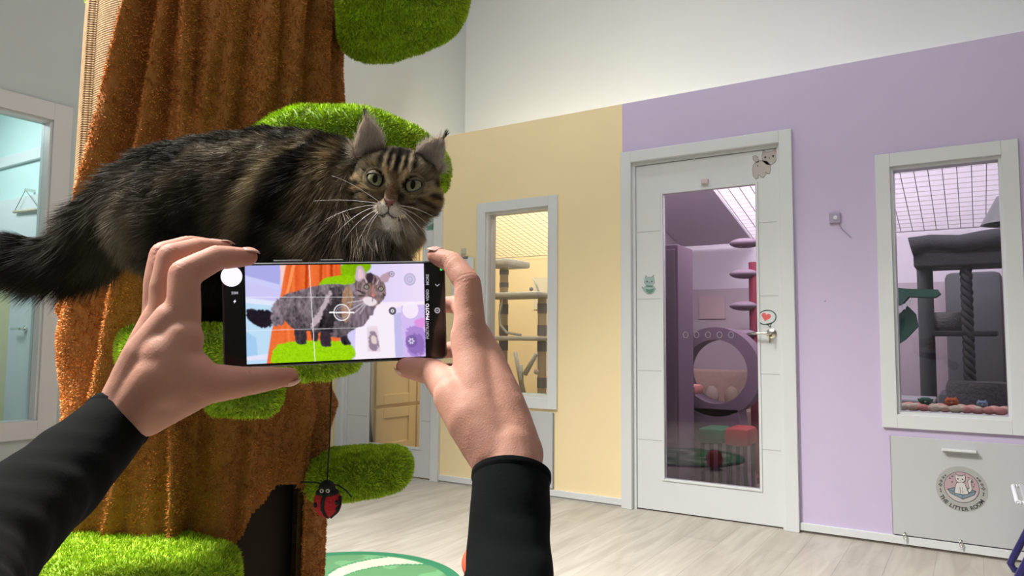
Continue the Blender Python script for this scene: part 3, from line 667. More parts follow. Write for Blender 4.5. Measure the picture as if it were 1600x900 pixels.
# ------------------------------------------------------------------ things in the lilac cat room, seen through the tall door
c = W(1124, 580, 5.0); cwz = float(c[2]); cw = thing('exercise_drum', (c[0], 5.0, 0), 'large dark mauve round cat exercise drum behind the tall door glass', 'exercise drum')
MT['mauved'] = mat('dusty_mauve_board', (.20, .13, .19), .6)
def ringlathe(ri, ro, w_): return [(ri, -w_), (ro, -w_), (ro, w_), (ri, w_), (ri, -w_)]
MB().lathe(ringlathe(.215, .30, .10), (c[0], 5.0, cwz), (0, 1, 0), 56).build('wheel_ring', 'mauved', cw, smooth='auto')
m = MB(); m.prism([(c[0]-.22, 4.9, 0), (c[0]+.22, 4.9, 0), (c[0]+.15, 4.9, cwz-.25), (c[0]-.15, 4.9, cwz-.25)], (0, .2, 0)); m.build('stand', 'mauved', cw)
a, b2 = W(1036, 386, 4.4), W(1068, 640, 4.4); cbz = float(a[2])
cb = thing('tall_cabinet', (a[0], 4.45, 0), 'tall dark mauve cabinet just inside the tall door on the left', 'cabinet')
MB().box((-2.02, 4.32, 0), (float(b2[0]), 4.6, cbz), .004).build('carcass', 'mauved', cb); MB().box((-2.0, 4.31, .05), (float(b2[0])-.015, 4.3195, cbz-.03), .002).build('cabinet_door', 'mauved', cb)
# couch
a, b2 = W(1095, 612, 5.7), W(1186, 665, 5.7)
so = thing('couch', (-1.7, 5.65, 0), 'peach pink couch against the back wall of the lilac room', 'couch'); pch = mat('peach_fabric', (.48, .33, .28), .9, var=.08, scale=30)
zs = float(W(1140, 640, 5.5)[2]); MB().box((-2.08, 5.52, .08), (-1.35, 6.0, zs), .04).build('seat', pch, so, smooth='auto'); MB().box((-2.08, 5.86, zs-.02), (-1.35, 6.03, zs+.28), .05).build('backrest', pch, so, smooth='auto')
for x_ in (-2.04, -1.42):
    for y_ in (5.57, 5.92): MB().lathe([(0, 0), (.02, 0), (.025, .085), (0, .085)], (x_, y_, 0), n=12).build('leg', 'black', so)
cu_ = [(1108, 612, (.40, .30, .26), 'round beige'), (1140, 618, (.46, .34, .27), 'tan'), (1165, 612, (.10, .04, .22), 'dark violet')]
for px, py, cl, nm in cu_:
    q = W(px, py, 5.62); MB_ = MB().ball((q[0], 5.68, zs+.085), .058, .05, .078, n=20); o = MB_.build('cushion', mat(nm.replace(' ', '_')+'_cushion', cl, .9), None, smooth=True); tag(o, nm+' cushion resting on the peach couch', 'cushion')
def ottoman(px0, px1, py0, py1, Y, col, label, name='pouf'):
    a, b2 = W(px0, py0, Y), W(px1, py1, Y); t = thing(name, ((a[0]+b2[0])/2, Y+.12, 0), label, 'pouf'); z1 = float(a[2]); z0 = max(.02, float(b2[2]))
    cl = mat(label.split()[0]+'_pouf', col, .8); MB().box((a[0], Y, z0), (b2[0], Y+.24, z1), .03).build('body', cl, t, smooth='auto')
    for x_ in (a[0]+.03, b2[0]-.03):
        for y_ in (Y+.03, Y+.21): MB().lathe([(0, 0), (.012, 0), (.014, z0+.01), (0, z0+.01)], (x_, y_, 0), n=10).build('leg', 'black', t)
    return t
ottoman(1088, 1130, 668, 696, 4.55, (.02, .10, .05), 'green boxy pouf standing left of the red one')
ottoman(1130, 1170, 668, 700, 4.5, (.30, .02, .03), 'red boxy pouf standing right of the green one')
a = W(1055, 600, 4.75); b2 = W(1092, 616, 4.75)
pb = thing('cat_bed', ((a[0]+b2[0])/2, 4.78, 0), 'salmon pink cat bed on a slim stand left of the wheel', 'cat bed')
MB().box((a[0], 4.68, float(b2[2])), (b2[0], 4.86, float(a[2])), .02).build('cushion', mat('salmon_plush', (.55, .22, .20), .9), pb, smooth='auto')
MB().lathe([(0, 0), (.08, 0), (.08, .02), (.02, .03), (.02, float(b2[2])+.01), (0, float(b2[2])+.01)], ((a[0]+b2[0])/2, 4.79, 0), n=20).build('stand', 'mauved', pb, smooth='auto')
q = np_mesh('striped_rug', *(lambda: (
    (lambda X, Y_: (np.stack([X.ravel(), Y_.ravel(), np.full(X.size, .006)], 1), [(np.array([(i*40+j, i*40+j+1, (i+1)*40+j+1, (i+1)*40+j) for i in range(39) for j in range(39)]), 0)]))(*np.meshgrid(np.linspace(-1.55, .3, 40), np.linspace(4.25, 4.85, 40)))))(), [mat('zebra_pile', (.14, .14, .14), .9, var=.9, scale=5, detail=1)])
tag(q, 'dark and pale marbled rug on the floor behind the tall door', 'rug')
# red cat tree with cloud shelves
c = W(1182, 480, 5.35); ct = thing('cat_tree', (c[0], 5.35, 0), 'crimson pole cat tree with mauve cloud shelves at the right of the door glass', 'cat tree')
MB().lathe([(0, 0), (.13, 0), (.13, .04), (.05, .05), (.05, 1.55), (0, 1.55)], (c[0], 5.35, 0), n=20).build('pole', mat('crimson_plush', (.22, .03, .06), .9), ct, smooth='auto')
for py in (380, 428, 478, 522):
    q = W(1164, py, 5.35); MB().ball((float(q[0]), 5.35, float(q[2])), .11, .11, .035, n=20).build('cloud_shelf', mat('mauve_plush', (.24, .17, .23), .9), ct, smooth=True)
a = W(1093, 463, YB); b2 = W(1134, 498, YB); q = MB().box((a[0], YB-.014, b2[2]), (b2[0], YB-.002, a[2])).build('wall_frame', mat('pink_board', (.50, .36, .38), .6)); tag(q, 'small pink rectangular board on the back wall seen through the door', 'board')

# ------------------------------------------------------------------ things behind the right window
MT.update(blkplush=mat('charcoal_plush', (.028, .028, .034), .9, bump=.5, bscale=90), rope=mat('black_rope', (.03, .032, .036), .8), dteal=mat('dark_green_plush', (.03, .11, .075), .9))
TB = 4.95
def t5(px, py, Y=TB): return W(px, py, Y)
bt = thing('cat_tree', (t5(1500, 600)[0], TB, 0), 'charcoal cat tree with padded top perches and hanging rope behind the right window', 'cat tree')
m = MB(); pts = [t5(1424, 388), t5(1455, 380), t5(1500, 382), t5(1540, 376), t5(1592, 371)]
m.tube([(q[0], TB-.05, q[2]) for q in pts], [.06, .045, .05, .055, .06], 14); m.tube([(q[0], TB+.25, q[2]) for q in pts], [.06, .045, .05, .055, .06], 14); m.build('bolster', 'blkplush', bt, smooth=True)
q0, q1 = t5(1428, 398), t5(1592, 412); MB().box((q0[0], TB-.06, q1[2]), (q1[0], TB+.27, q0[2]), .008).build('perch', 'blkplush', bt)
for px0, px1 in ((1430, 1456), (1566, 1590)):
    a, b2 = t5(px0, 410), t5(px1, 410); MB().lathe([(0, 0), ((b2[0]-a[0])/2, 0), ((b2[0]-a[0])/2, float(a[2])), (0, float(a[2]))], ((a[0]+b2[0])/2, TB+.1, 0), n=20).build('post', mat('dark_post', (.06, .07, .075), .9), bt, smooth='auto')
a, b2 = t5(1502, 395), t5(1519, 420); MB().box((a[0], TB-.03, b2[2]), (b2[0], TB+.04, a[2])).build('rope_mount', 'blkplush', bt)
zr0, zr1, xr_ = float(t5(1512, 420)[2]), float(t5(1521, 620)[2]), float(t5(1512, 500)[0])
m = MB()
for k_ in range(3):
    m.tube([(xr_+.016*math.cos(t*34+k_*2*PI/3), TB+.016*math.sin(t*34+k_*2*PI/3), zr0+(zr1-zr0)*t) for t in np.linspace(0, 1, 160)], .017, 6)
m.build('hanging_rope', 'rope', bt, smooth=True)
a, b2 = t5(1455, 490), t5(1560, 525); MB().box((a[0], TB-.02, float(b2[2])), (b2[0], TB+.3, float(b2[2])+.03), .008).build('perch', 'blkplush', bt)
MB().box((q0[0]-.02, TB-.08, 0), (q1[0], TB+.32, .05), .01).build('base', 'blkplush', bt)
# grey bowl bed on the perch
c = t5(1482, 505, TB+.1); gb = MB().lathe([(0, 0), (.07, 0), (.095, .03), (.105, .09), (.10, .11), (.085, .11), (.07, .05), (0, .045)], (c[0], TB+.16, float(b2[2])+.031), n=32)
o = gb.build('cat_bed', mat('grey_fleece', (.14, .13, .14), .9, bump=.5, bscale=100), None, smooth='auto'); tag(o, 'round grey fleece cat bed on the middle perch of the charcoal tree', 'cat bed')
# green crocodile shelf on the left
a, b2 = t5(1388, 455), t5(1468, 465); gp = thing('crocodile_shelf', (a[0], TB-.2, float(b2[2])), 'dark green crocodile shaped shelf with white teeth hung at the left of the window', 'shelf')
m = MB(); m.prism([(q_[0], TB-.24, q_[2]) for q_ in (t5(1380, 452, TB-.2), t5(1398, 450, TB-.2), t5(1424, 452, TB-.2), t5(1466, 453, TB-.2), t5(1470, 459, TB-.2), t5(1462, 465, TB-.2), t5(1420, 464, TB-.2), t5(1410, 476, TB-.2), t5(1380, 478, TB-.2))], (0, .12, 0)); m.build('shelf_top', 'dteal', gp)
m = MB(); m.prism([(q_[0], TB-.2, q_[2]) for q_ in (t5(1418, 478, TB-.2), t5(1430, 490, TB-.2), t5(1434, 510, TB-.2), t5(1415, 530, TB-.2), t5(1385, 550, TB-.2), t5(1380, 530, TB-.2), t5(1400, 505, TB-.2), t5(1405, 490, TB-.2))], (0, .08, 0)); m.build('lower_jaw', 'dteal', gp)
m = MB()
for px, py in ((1407, 480), (1413, 476), (1419, 472), (1424, 468)):
    q = t5(px, py, TB-.24); m.prism([(q[0]-.014, TB-.245, q[2]), (q[0]+.014, TB-.245, q[2]+.01), (q[0]+.004, TB-.245, q[2]-.03)], (0, .01, 0))
m.build('teeth', 'white', gp)
MB().tube([t5(1390, 452, TB-.18), (float(t5(1390, 452, TB-.18)[0]), TB-.18, 2.10)], .006, 6).build('hanger', 'black', gp)
# dark boxes, carrier, ledge
for (px0, px1, py0, Y, cl, nm, lb, ct_) in ((1473, 1568, 420, 5.5, (.10, .10, .115), 'armchair', 'dark grey armchair back standing behind the hanging rope', 'armchair'),):
    a, b2 = W(px0, py0, Y), W(px1, py0, Y); t = thing(nm, ((a[0]+b2[0])/2, Y+.25, 0), lb, ct_); fb = mat('slate_fabric', cl, .9)
    MB().box((a[0], Y+.3, .1), (b2[0], Y+.48, float(a[2])), .04).build('backrest', fb, t, smooth='auto'); MB().box((a[0], Y-.1, .1), (b2[0], Y+.32, .48), .03).build('seat', fb, t, smooth='auto')
    for s_ in (a[0]-.05, b2[0]-.05): MB().box((s_, Y-.1, .08), (s_+.1, Y+.4, .66), .03).build('armrest', fb, t, smooth='auto')
    for x_ in (a[0]+.04, b2[0]-.04):
        for y_ in (Y-.05, Y+.4): MB().lathe([(0, 0), (.02, 0), (.02, .11), (0, .11)], (x_, y_, 0), n=12).build('leg', 'black', t)
a = W(1402, 610, 4.45); t = thing('storage_ottoman', (float(a[0])+.2, 4.6, 0), 'low dark grey box with a pale top edge under the crocodile shelf', 'ottoman')
b2 = W(1478, 640, 4.45); zo = float(W(1440, 625, 4.45)[2]); MB().box((a[0]-.12, 4.45, 0), (b2[0]-.06, 4.8, zo-.03), .01).build('body', mat('graphite_fabric', (.10, .10, .11), .9), t); MB().box((a[0]-.13, 4.44, zo-.029), (b2[0]-.05, 4.81, zo), .01).build('lid', mat('grey_lid', (.32, .31, .33), .6), t)
c = W(1523, 597, 4.6)
t = MB().lathe([(0, 0), (.13, 0), (.15, .03), (.165, float(c[2])-.03), (.155, float(c[2])), (.145, float(c[2])-.01), (.13, .06), (0, .05)], (c[0]+.03, 4.62, 0), n=32).build('basket', mat('dark_wicker', (.07, .065, .075), .8, bump=.8, bscale=50), None, smooth='auto'); tag(t, 'wide dark basket standing in front of the hanging rope', 'basket')
# dome lamp
c = W(1563, 325, 5.2); lm = thing('dome_lamp', (c[0], 5.2, float(c[2])), 'grey dome pendant lamp seen at the upper right of the window', 'lamp')
MB().lathe([(.15, -.10), (.145, -.10), (.06, .06), (.03, .08), (0, .085), (0, .09), (.035, .088), (.07, .065), (.155, -.10), (.15, -.10)], (c[0]+.05, 5.2, c[2]), n=36).build('shade', mat('grey_enamel', (.13, .13, .14), .4), lm, smooth='auto')
MB().ball((c[0]+.05, 5.2, float(c[2])-.03), .035).build('bulb', mat('frosted_bulb', (.6, .58, .6), .3), lm, smooth=True)
MB().tube([(c[0]+.05, 5.2, float(c[2])+.085), (c[0]+.05, 5.2, 2.7), (c[0]+.05, YB, 2.75)], .005, 8).build('cord', 'black', lm)
# ledge cushion and three plush toys
Yq = YW+.13; a, b2 = W(1403, 652, Yq), W(1578, 655, Yq); zl = W3[2]+fr+.004
pk = thing('ledge_cushion', ((a[0]+b2[0])/2, Yq+.06, zl), 'pink and cream tie-dye ledge cushion lying inside the right window', 'cushion')
MB().box((a[0]-.01, YW+.105, zl-.03), (b2[0]+.02, YW+.33, zl-.004), .003).build('ledge', 'white', pk)
m = bmesh.new(); n_ = 10
for k_ in range(n_):
    x_ = float(a[0])+.035+(float(b2[0])-float(a[0])-.06)*k_/(n_-1); capsule(m, (x_-.012, Yq+.00, zl+.018), (x_+.012, Yq+.11, zl+.018), .025+.003*(k_ % 2), .027)
me = organic(m, .004, 3); V, T = mesh_arrays(me); V[:, 2] = zl+.003+(V[:, 2]-V[:, 2].min())*.72
nn_ = vnoise(V, 22, 3); cA, cB, cC = np.array((.60, .26, .24)), np.array((.62, .56, .42)), np.array((.64, .38, .32)); cc = np.where((nn_ > .6)[:, None], cB, np.where((nn_ < .42)[:, None], cA, cC))
np_mesh('cushion', V, [(T, 0)], [colmat('tie_dye_plush', .9, .1)], cc, parent=pk)
def plush(px, py, sc_, cl, label, kind):
    q = W(px, py, Yq-.0); x_, z_ = float(q[0]), zl+.040; t = thing('plush_toy', (x_, Yq+.02, z_), label, 'plush toy'); mt = mat(label.split()[0]+'_toy', cl, .8); dk_ = 'black'
    b_ = bmesh.new(); capsule(b_, (x_-.3*sc_, Yq+.02, z_+sc_*.45), (x_+.3*sc_, Yq+.02, z_+sc_*.45), sc_*.5, sc_*.5)
    if kind == 'ears':
        capsule(b_, (x_-.45*sc_, Yq+.02, z_+sc_*.8), (x_-.5*sc_, Yq+.02, z_+sc_*1.15), sc_*.16, sc_*.07); capsule(b_, (x_+.45*sc_, Yq+.02, z_+sc_*.8), (x_+.5*sc_, Yq+.02, z_+sc_*1.15), sc_*.16, sc_*.07)
    if kind == 'fins':
        capsule(b_, (x_-.7*sc_, Yq+.02, z_+sc_*.3), (x_-.9*sc_, Yq+.02, z_+sc_*.7), sc_*.15, sc_*.1); capsule(b_, (x_+.7*sc_, Yq+.02, z_+sc_*.3), (x_+.9*sc_, Yq+.02, z_+sc_*.7), sc_*.15, sc_*.1)
    me = organic(b_, sc_*.08, 3); me.materials.append(mt); me.shade_smooth(); o = bpy.data.objects.new('body', me); setparent(o, t); COL.objects.link(o)
    for s_ in (-1, 1): MB().ball((x_+s_*sc_*.28, Yq+.02-sc_*.47, z_+sc_*.55), sc_*.09, n=10).build('eye', dk_, t)
    MB().ball((x_, Yq+.02-sc_*.50, z_+sc_*.36), sc_*.13, sc_*.06, sc_*.08, n=10).build('muzzle', 'cream', t)
plush(1446, 636, .036, (.015, .10, .06), 'green plush toy lying left on the pink ledge cushion', 'fins')
plush(1487, 636, .038, (.48, .09, .02), 'orange plush toy with ears, between the green and blue toys', 'ears')
plush(1535, 638, .030, (.16, .28, .42), 'blue small plush toy right of the orange one', 'ears')
# ================================================================== THE TREE (cat climbing trunk with mossy shelves)
rngT = np.random.default_rng(11)
DT = 1.44
AX = P(325, 540, DT); AX = np.array([AX[0], AX[1]])           # trunk axis on the floor plan
toc = unit(-(AX))                                              # towards the camera, horizontal
rgt = np.array([-toc[1], toc[0]])                              # to the camera's right... sign fixed below
if rgt@_r[:2] < 0: rgt = -rgt
def cyl(th, z, R): return np.stack([AX[0]+R*(np.cos(th)*toc[0]+np.sin(th)*rgt[0]), AX[1]+R*(np.cos(th)*toc[1]+np.sin(th)*rgt[1]), z], -1)
def zpx(py): return CAMZ+(ray(325, py)[2])*(DT-.2)/1.0           # height of the trunk front at a pixel row
DH = float(np.linalg.norm(AX)); AN0 = math.atan2(AX@_r[:2]/np.linalg.norm(_r[:2]), AX@_v[:2]/np.linalg.norm(_v[:2]))
def Redge(px): return DH*abs(math.sin(math.atan((px-800)/FPX)-AN0))       # radius whose silhouette falls at that column
_rf, _vf = _r[:2]/np.linalg.norm(_r[:2]), _v[:2]/np.linalg.norm(_v[:2])
def pxof(th, R=.235):
    x = AX[0]+R*(np.cos(th)*toc[0]+np.sin(th)*rgt[0]); y = AX[1]+R*(np.cos(th)*toc[1]+np.sin(th)*rgt[1]); return 800+FPX*(x*_rf[0]+y*_rf[1])/(x*_vf[0]+y*_vf[1])
_tt = np.linspace(-1.35, 1.35, 400); _pp = pxof(_tt)
def thof(px): return np.interp(px, _pp, _tt)
RZ = [(zpx(900)-.5, Redge(512)-.014), (zpx(900), Redge(514)-.014), (zpx(760), Redge(514)-.014), (zpx(700), Redge(516)-.014), (zpx(650), Redge(529)-.014), (zpx(600), Redge(510)-.012), (zpx(500), Redge(515)-.012), (zpx(300), Redge(520)-.012), (zpx(120), Redge(532)-.012), (zpx(0), Redge(524)-.012), (zpx(0)+.8, Redge(520)-.012)]
_z = [a for a, b in RZ]; _R = [b for a, b in RZ]
LZ = [(zpx(900)-.5, Redge(100)-.020), (zpx(900), Redge(100)-.020), (zpx(800), Redge(92)-.020), (zpx(700), Redge(84)-.022), (zpx(560), Redge(98)-.022), (zpx(450), Redge(108)-.012), (zpx(300), Redge(105)+.006), (zpx(200), Redge(110)+.010), (zpx(0), Redge(114)+.012), (zpx(0)+.8, Redge(125))]
_lz = [a for a, b in LZ]; _lr = [b for a, b in LZ]
def Rbase(th, z):
    s_ = np.sin(th); wr = np.interp(z, _z, _R); wl = np.interp(z, _lz, _lr); t = np.clip((s_+1)/2, 0, 1); t = t*t*(3-2*t); mid = .222; return np.where(s_ < 0, wl*(s_*s_)+mid*(1-s_*s_), wr*(s_*s_)+mid*(1-s_*s_))
# folds: px position at the top row, px position at row 600, half width px, height
FOLD = [(196, 100, 13, .026), (236, 165, 15, .020), (272, 280, 8, .024), (312, 262, 16, .008), (345, 345, 12, .012), (446, 405, 9, .018), (405, 372, 15, .016), (492, 480, 11, .014), (516, 520, 8, .010), (330, 225, 12, .012)]
VAL = [(218, 140, 12, .024), (254, 215, 8, .012), (292, 300, 9, .012), (376, 330, 14, .018), (428, 440, 10, .014), (470, 462, 8, .016), (505, 500, 6, .012)]
zt0, zt6 = zpx(0), zpx(600)
def folds(th, z):
    px = pxof(th); t = (zt0-z)/(zt0-zt6); o = np.zeros_like(px); vis = (np.cos(th) > -.15)
    for a, b_, w_, h_ in FOLD: o += h_*np.exp(-((px-(a+(b_-a)*t))/w_)**2)
    for a, b_, w_, h_ in VAL: o -= h_*np.exp(-((px-(a+(b_-a)*t))/w_)**2)
    o = np.where(vis, o, .008*np.sin(th*17+z*3))
    q = np.stack([px*.01, z*3, np.zeros_like(px)], -1).reshape(-1, 3); o += (.012*(vnoise(q, 1.5, 4)-.5)).reshape(px.shape)
    return o
def edge_th(z):   # left border of the plush cover (burlap to the left of it)
    pts = [(zpx(0)+.8, 200), (zpx(0), 192), (zpx(150), 158), (zpx(300), 140), (zpx(400), 118), (zpx(450), 100), (zpx(520), 60)]
    px = np.interp(-np.asarray(z), [-a for a, b_ in pts], [b_ for a, b_ in pts]); return np.where(px > 112, thof(px), thof(112)-(112-px)/40*.45)
trunk = thing('climbing_tree', (AX[0], AX[1], 0), 'tall tree-shaped cat climber in rust brown plush with green mossy shelves and dark hollow', 'cat tree')
# inner burlap column
NT, NZ = 220, 260; zz = np.linspace(0, 2.6, NZ)
def grid_faces(nz, nt, wrap=False):
    i, j = np.meshgrid(np.arange(nz-1), np.arange(nt if wrap else nt-1), indexing='ij'); j2 = (j+1) % nt
    return np.stack([i*nt+j, i*nt+j2, (i+1)*nt+j2, (i+1)*nt+j], -1).reshape(-1, 4)
zh = zpx(770); zlo = 0.0
def in_hole(th, z, grow=0):
    px = pxof(th); cxh = 447+0*z; topz = zpx(772)+grow
    halfw = np.interp(z, [zpx(900), zpx(860), zpx(820), zpx(790), zpx(772)], [62, 60, 46, 26, 6]); c_ = np.interp(z, [zpx(900), zpx(820), zpx(772)], [428, 440, 462])
    return (np.cos(th) > 0) & (z < topz) & (np.abs(px-c_) < halfw) 
TH, ZZ = np.meshgrid(np.linspace(-PI, PI, NT, endpoint=False), zz); Rb = Rbase(TH, ZZ)-.004-.012*(np.abs(TH) < 1.2)
V = cyl(TH.ravel(), ZZ.ravel(), Rb.ravel()); F = grid_faces(NZ, NT, True)
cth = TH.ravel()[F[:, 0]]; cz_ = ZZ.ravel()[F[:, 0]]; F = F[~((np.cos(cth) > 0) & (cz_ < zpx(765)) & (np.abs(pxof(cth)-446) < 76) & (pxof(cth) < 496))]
bl = bpy.data.materials.new('burlap_weave'); bl.use_nodes = True; nt = bl.node_tree; b = nt.nodes['Principled BSDF']; b.inputs['Roughness'].default_value = .9; b.inputs['Specular IOR Level'].default_value = .15
at = nt.nodes.new('ShaderNodeAttribute'); at.attribute_name = 'Col'; sep = nt.nodes.new('ShaderNodeSeparateColor'); nt.links.new(at.outputs['Color'], sep.inputs[0])
def mth(op, *a):
    n = nt.nodes.new('ShaderNodeMath'); n.operation = op
    for i, x in enumerate(a):
        if isinstance(x, (int, float)): n.inputs[i].default_value = x
        else: nt.links.new(x, n.inputs[i])
    return n.outputs[0]
gx = mth('SINE', mth('MULTIPLY', sep.outputs[0], 2*PI*190)); gz = mth('SINE', mth('MULTIPLY', sep.outputs[1], 2*PI*300))
hgt = mth('ADD', mth('ABSOLUTE', gx), mth('ABSOLUTE', gz)); chk = mth('MULTIPLY', gx, gz)
tcn = nt.nodes.new('ShaderNodeTexCoord'); no = nt.nodes.new('ShaderNodeTexNoise'); no.inputs['Scale'].default_value = 90; nt.links.new(tcn.outputs['Object'], no.inputs['Vector'])
f_ = mth('ADD', mth('MULTIPLY', mth('POWER', mth('ABSOLUTE', chk), .5), .5), mth('MULTIPLY', no.outputs[0], .40)); cr = nt.nodes.new('ShaderNodeValToRGB')
cr.color_ramp.elements[0].position = .25; cr.color_ramp.elements[0].color = (.16, .085, .038, 1); cr.color_ramp.elements[1].position = .68; cr.color_ramp.elements[1].color = (.44, .30, .16, 1)
nt.links.new(f_, cr.inputs[0]); nt.links.new(cr.outputs[0], b.inputs['Base Color']); bp = nt.nodes.new('ShaderNodeBump'); bp.inputs['Strength'].default_value = .35; bp.inputs['Distance'].default_value = .002
nt.links.new(hgt, bp.inputs['Height']); nt.links.new(bp.outputs[0], b.inputs['Normal'])
colc = np.stack([(TH.ravel()+PI)/(2*PI), ZZ.ravel()/2.6, 0*TH.ravel()], 1)
np_mesh('burlap_wrap', V, [(F, 0)], [bl], colc, parent=trunk)
# dark hollow behind the arch
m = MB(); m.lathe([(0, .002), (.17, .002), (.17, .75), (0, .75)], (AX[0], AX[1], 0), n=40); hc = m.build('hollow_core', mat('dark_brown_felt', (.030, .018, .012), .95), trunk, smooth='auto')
# plush cover
NT, NZ = 620, 420; zz = np.linspace(0.002, 2.6, NZ); s_ = np.linspace(0, 1, NT)
ZZ = np.repeat(zz[:, None], NT, 1); T0 = edge_th(ZZ); TH = T0+(PI*1.5+.3-T0*0-0-T0+(-PI/2)-.0)*s_[None, :]
Rr = Rbase(TH, ZZ)+folds(TH, ZZ)
e0 = np.exp(-(s_/.012)**2)[None, :]; Rr = Rr+.014*e0*(1-0*ZZ)+.006
hl = in_hole(TH, ZZ)
V = cyl(TH.ravel(), ZZ.ravel(), Rr.ravel()); F = grid_faces(NZ, NT)
F = F[~(hl.ravel()[F[:, 0]])]
# inward turned border at the left edge so the cover has thickness
b0 = len(V); E_ = cyl(TH[:, 0]+.0, zz, Rbase(TH[:, 0], zz)-.012); V = np.vstack([V, E_]); i = np.arange(NZ-1); F2 = np.stack([i*NT, (i+1)*NT, b0+i+1, b0+i], 1)
F = np.vstack([F, F2])
Tt = np.vstack([F[:, [0, 1, 2]], F[:, [0, 2, 3]]])
cen = V[Tt].mean(1); vz = cen[:, 2]
def vis(c): 
    q = (c[:, :2]-AX)@toc; return ((q > -.08) & (c[:, 2] > .45) & (c[:, 2] < 1.75)).astype(float)+.01
base = np.array((.60, .245, .062))
nrmT = vnormals(V, Tt)
flip = -1 if ((nrmT[:len(nrmT)//2, :2]*(V[:len(nrmT)//2, :2]-AX)).sum(1).mean() < 0) else 1
if flip < 0: Tt = Tt[:, ::-1]; F = F[:, ::-1]
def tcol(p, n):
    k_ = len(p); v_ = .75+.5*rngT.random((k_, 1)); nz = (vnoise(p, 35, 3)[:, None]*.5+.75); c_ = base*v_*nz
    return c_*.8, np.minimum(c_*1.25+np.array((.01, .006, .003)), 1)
def tdir(p, n):
    sw = np.stack([vnoise(p, 90, 1)-.5, vnoise(p, 90, 2)-.5, vnoise(p, 90, 6)-.5], 1)*2.2; return n*.6+rngT.normal(size=p.shape)*.75+np.array([0, 0, -.2])+sw
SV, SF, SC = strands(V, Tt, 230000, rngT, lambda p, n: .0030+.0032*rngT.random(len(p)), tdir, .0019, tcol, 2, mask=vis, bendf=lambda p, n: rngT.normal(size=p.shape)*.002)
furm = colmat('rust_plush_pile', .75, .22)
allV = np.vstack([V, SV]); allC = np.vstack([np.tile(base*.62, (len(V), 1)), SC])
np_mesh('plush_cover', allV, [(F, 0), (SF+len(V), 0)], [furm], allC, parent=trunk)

# ------------------------------------------------------------------ mossy green shelves
green0 = np.array((.36, .60, .026))
furg = colmat('moss_pile', .7, .25)
def moss(name, label, outline, ztop, thick, nst, seed, length=.0068, droop=0, mid=None, wid=.0017, tone=1.0, zfn=None):
    """outline: closed floor-plan polygon (world xy); solid cushion-like slab with rounded rim, covered in pile"""
    rg = np.random.default_rng(seed); O = np.array(outline); 
    # closed Catmull-Rom resample
    n0 = len(O); pts = []
    for i in range(n0):
        p0, p1, p2, p3 = O[i-1], O[i], O[(i+1) % n0], O[(i+2) % n0]
        for t in np.linspace(0, 1, 14, endpoint=False): pts.append(.5*((2*p1)+(-p0+p2)*t+(2*p0-5*p1+4*p2-p3)*t*t+(-p0+3*p1-3*p2+p3)*t**3))
    pts = np.array(pts); c = pts.mean(0); n_ = len(pts); prof = []
    for t in np.linspace(0, 1, 10): prof.append((t*.80, 1.0))
    rr_ = thick/2
    for a in np.linspace(0, PI, 15)[1:-1]: prof.append((None, math.cos(a)))
    for t in np.linspace(1, 0, 10): prof.append((t*.80, -1.0))
    size = np.sqrt(((pts-c)**2).sum(1))
    V = []
    for k_, (s_, hz) in enumerate(prof):
        if s_ is None:
            a = math.acos(hz); off = rr_*math.sin(a)**.8; f_ = (size-rr_+off)/size; xy = c+(pts-c)*f_[:, None]; z = np.sign(hz)*abs(hz)**.8*rr_
        else:
            f_ = s_/.80*(size-rr_)/size; xy = c+(pts-c)*f_[:, None]; z = hz*rr_+(.006*(1-s_) if hz > 0 else 0)
        V.append(np.column_stack([xy, np.full(n_, ztop-rr_+z)]))
    V = np.vstack(V); V[:, 2] += .010*(vnoise(V, 12, seed)-.5)+.004*(vnoise(V, 45, seed)-.5); V[:, :2] += (.012*(vnoise(V, 14, seed+1)-.5))[:, None]*unit(V[:, :2]-c)
    if zfn is not None: V[:, 2] += zfn(V)
    F = grid_faces(len(prof), n_, True); T = np.vstack([F[:, [0, 1, 2]], F[:, [0, 2, 3]]])
    N = vnormals(V, T)
    if (N[:n_*3, 2].mean() < 0): T = T[:, ::-1]; F = F[:, ::-1]
    g = green0*tone
    def cf(p, n):
        k = len(p); v_ = .65+.6*rg.random((k, 1)); yl = rg.random((k, 1)); c_ = g*v_*(.8+.4*vnoise(p, 40, seed)[:, None])*(np.array((1, 1, 1))+yl*np.array((.45, .12, .5))-.1); return c_*.75, np.minimum(c_*1.35, 1)
    def df(p, n):
        sw = np.stack([vnoise(p, 110, seed+1)-.5, vnoise(p, 110, seed+2)-.5, vnoise(p, 110, seed+3)-.5], 1)*2.6; return n+rg.normal(size=p.shape)*.45+sw*.7+np.array([0, 0, -.15])
    SV, SF, SC = strands(V, T, nst, rg, lambda p, n: length*(.7+.6*rg.random(len(p))), df, wid, cf, 2)
    o = np_mesh(name, np.vstack([V, SV]), [(F, 0), (SF+len(V), 0)], [furg], np.vstack([np.tile(g*.45, (len(V), 1)), SC]), parent=trunk)
    return o
def plan(lst):   # (px, depth) floor-plan points
    return [tuple((CP+ray(px, 540)*d)[:2]) for px, d in lst]
def zat(py, d, px=450): return float((CP+ray(px, py)*d)[2])
# the shelf the cat stands on
moss('mossy_shelf', 'green mossy shelf the tabby cat stands on, half hidden by the phone', plan([(185, 1.02), (235, .93), (330, .905), (430, .90), (520, .93), (560, 1.02), (545, 1.14), (450, 1.26), (330, 1.27), (215, 1.22)]), .978, .062, 42000, 21)
# small shelf just below it
moss('mossy_shelf', 'small green mossy shelf tucked just under the cat\'s shelf, above the hanging ladybug', plan([(325, 1.05), (375, 1.01), (430, 1.03), (440, 1.14), (400, 1.26), (330, 1.25)]), zat(578, 1.04), .062, 13000, 22)
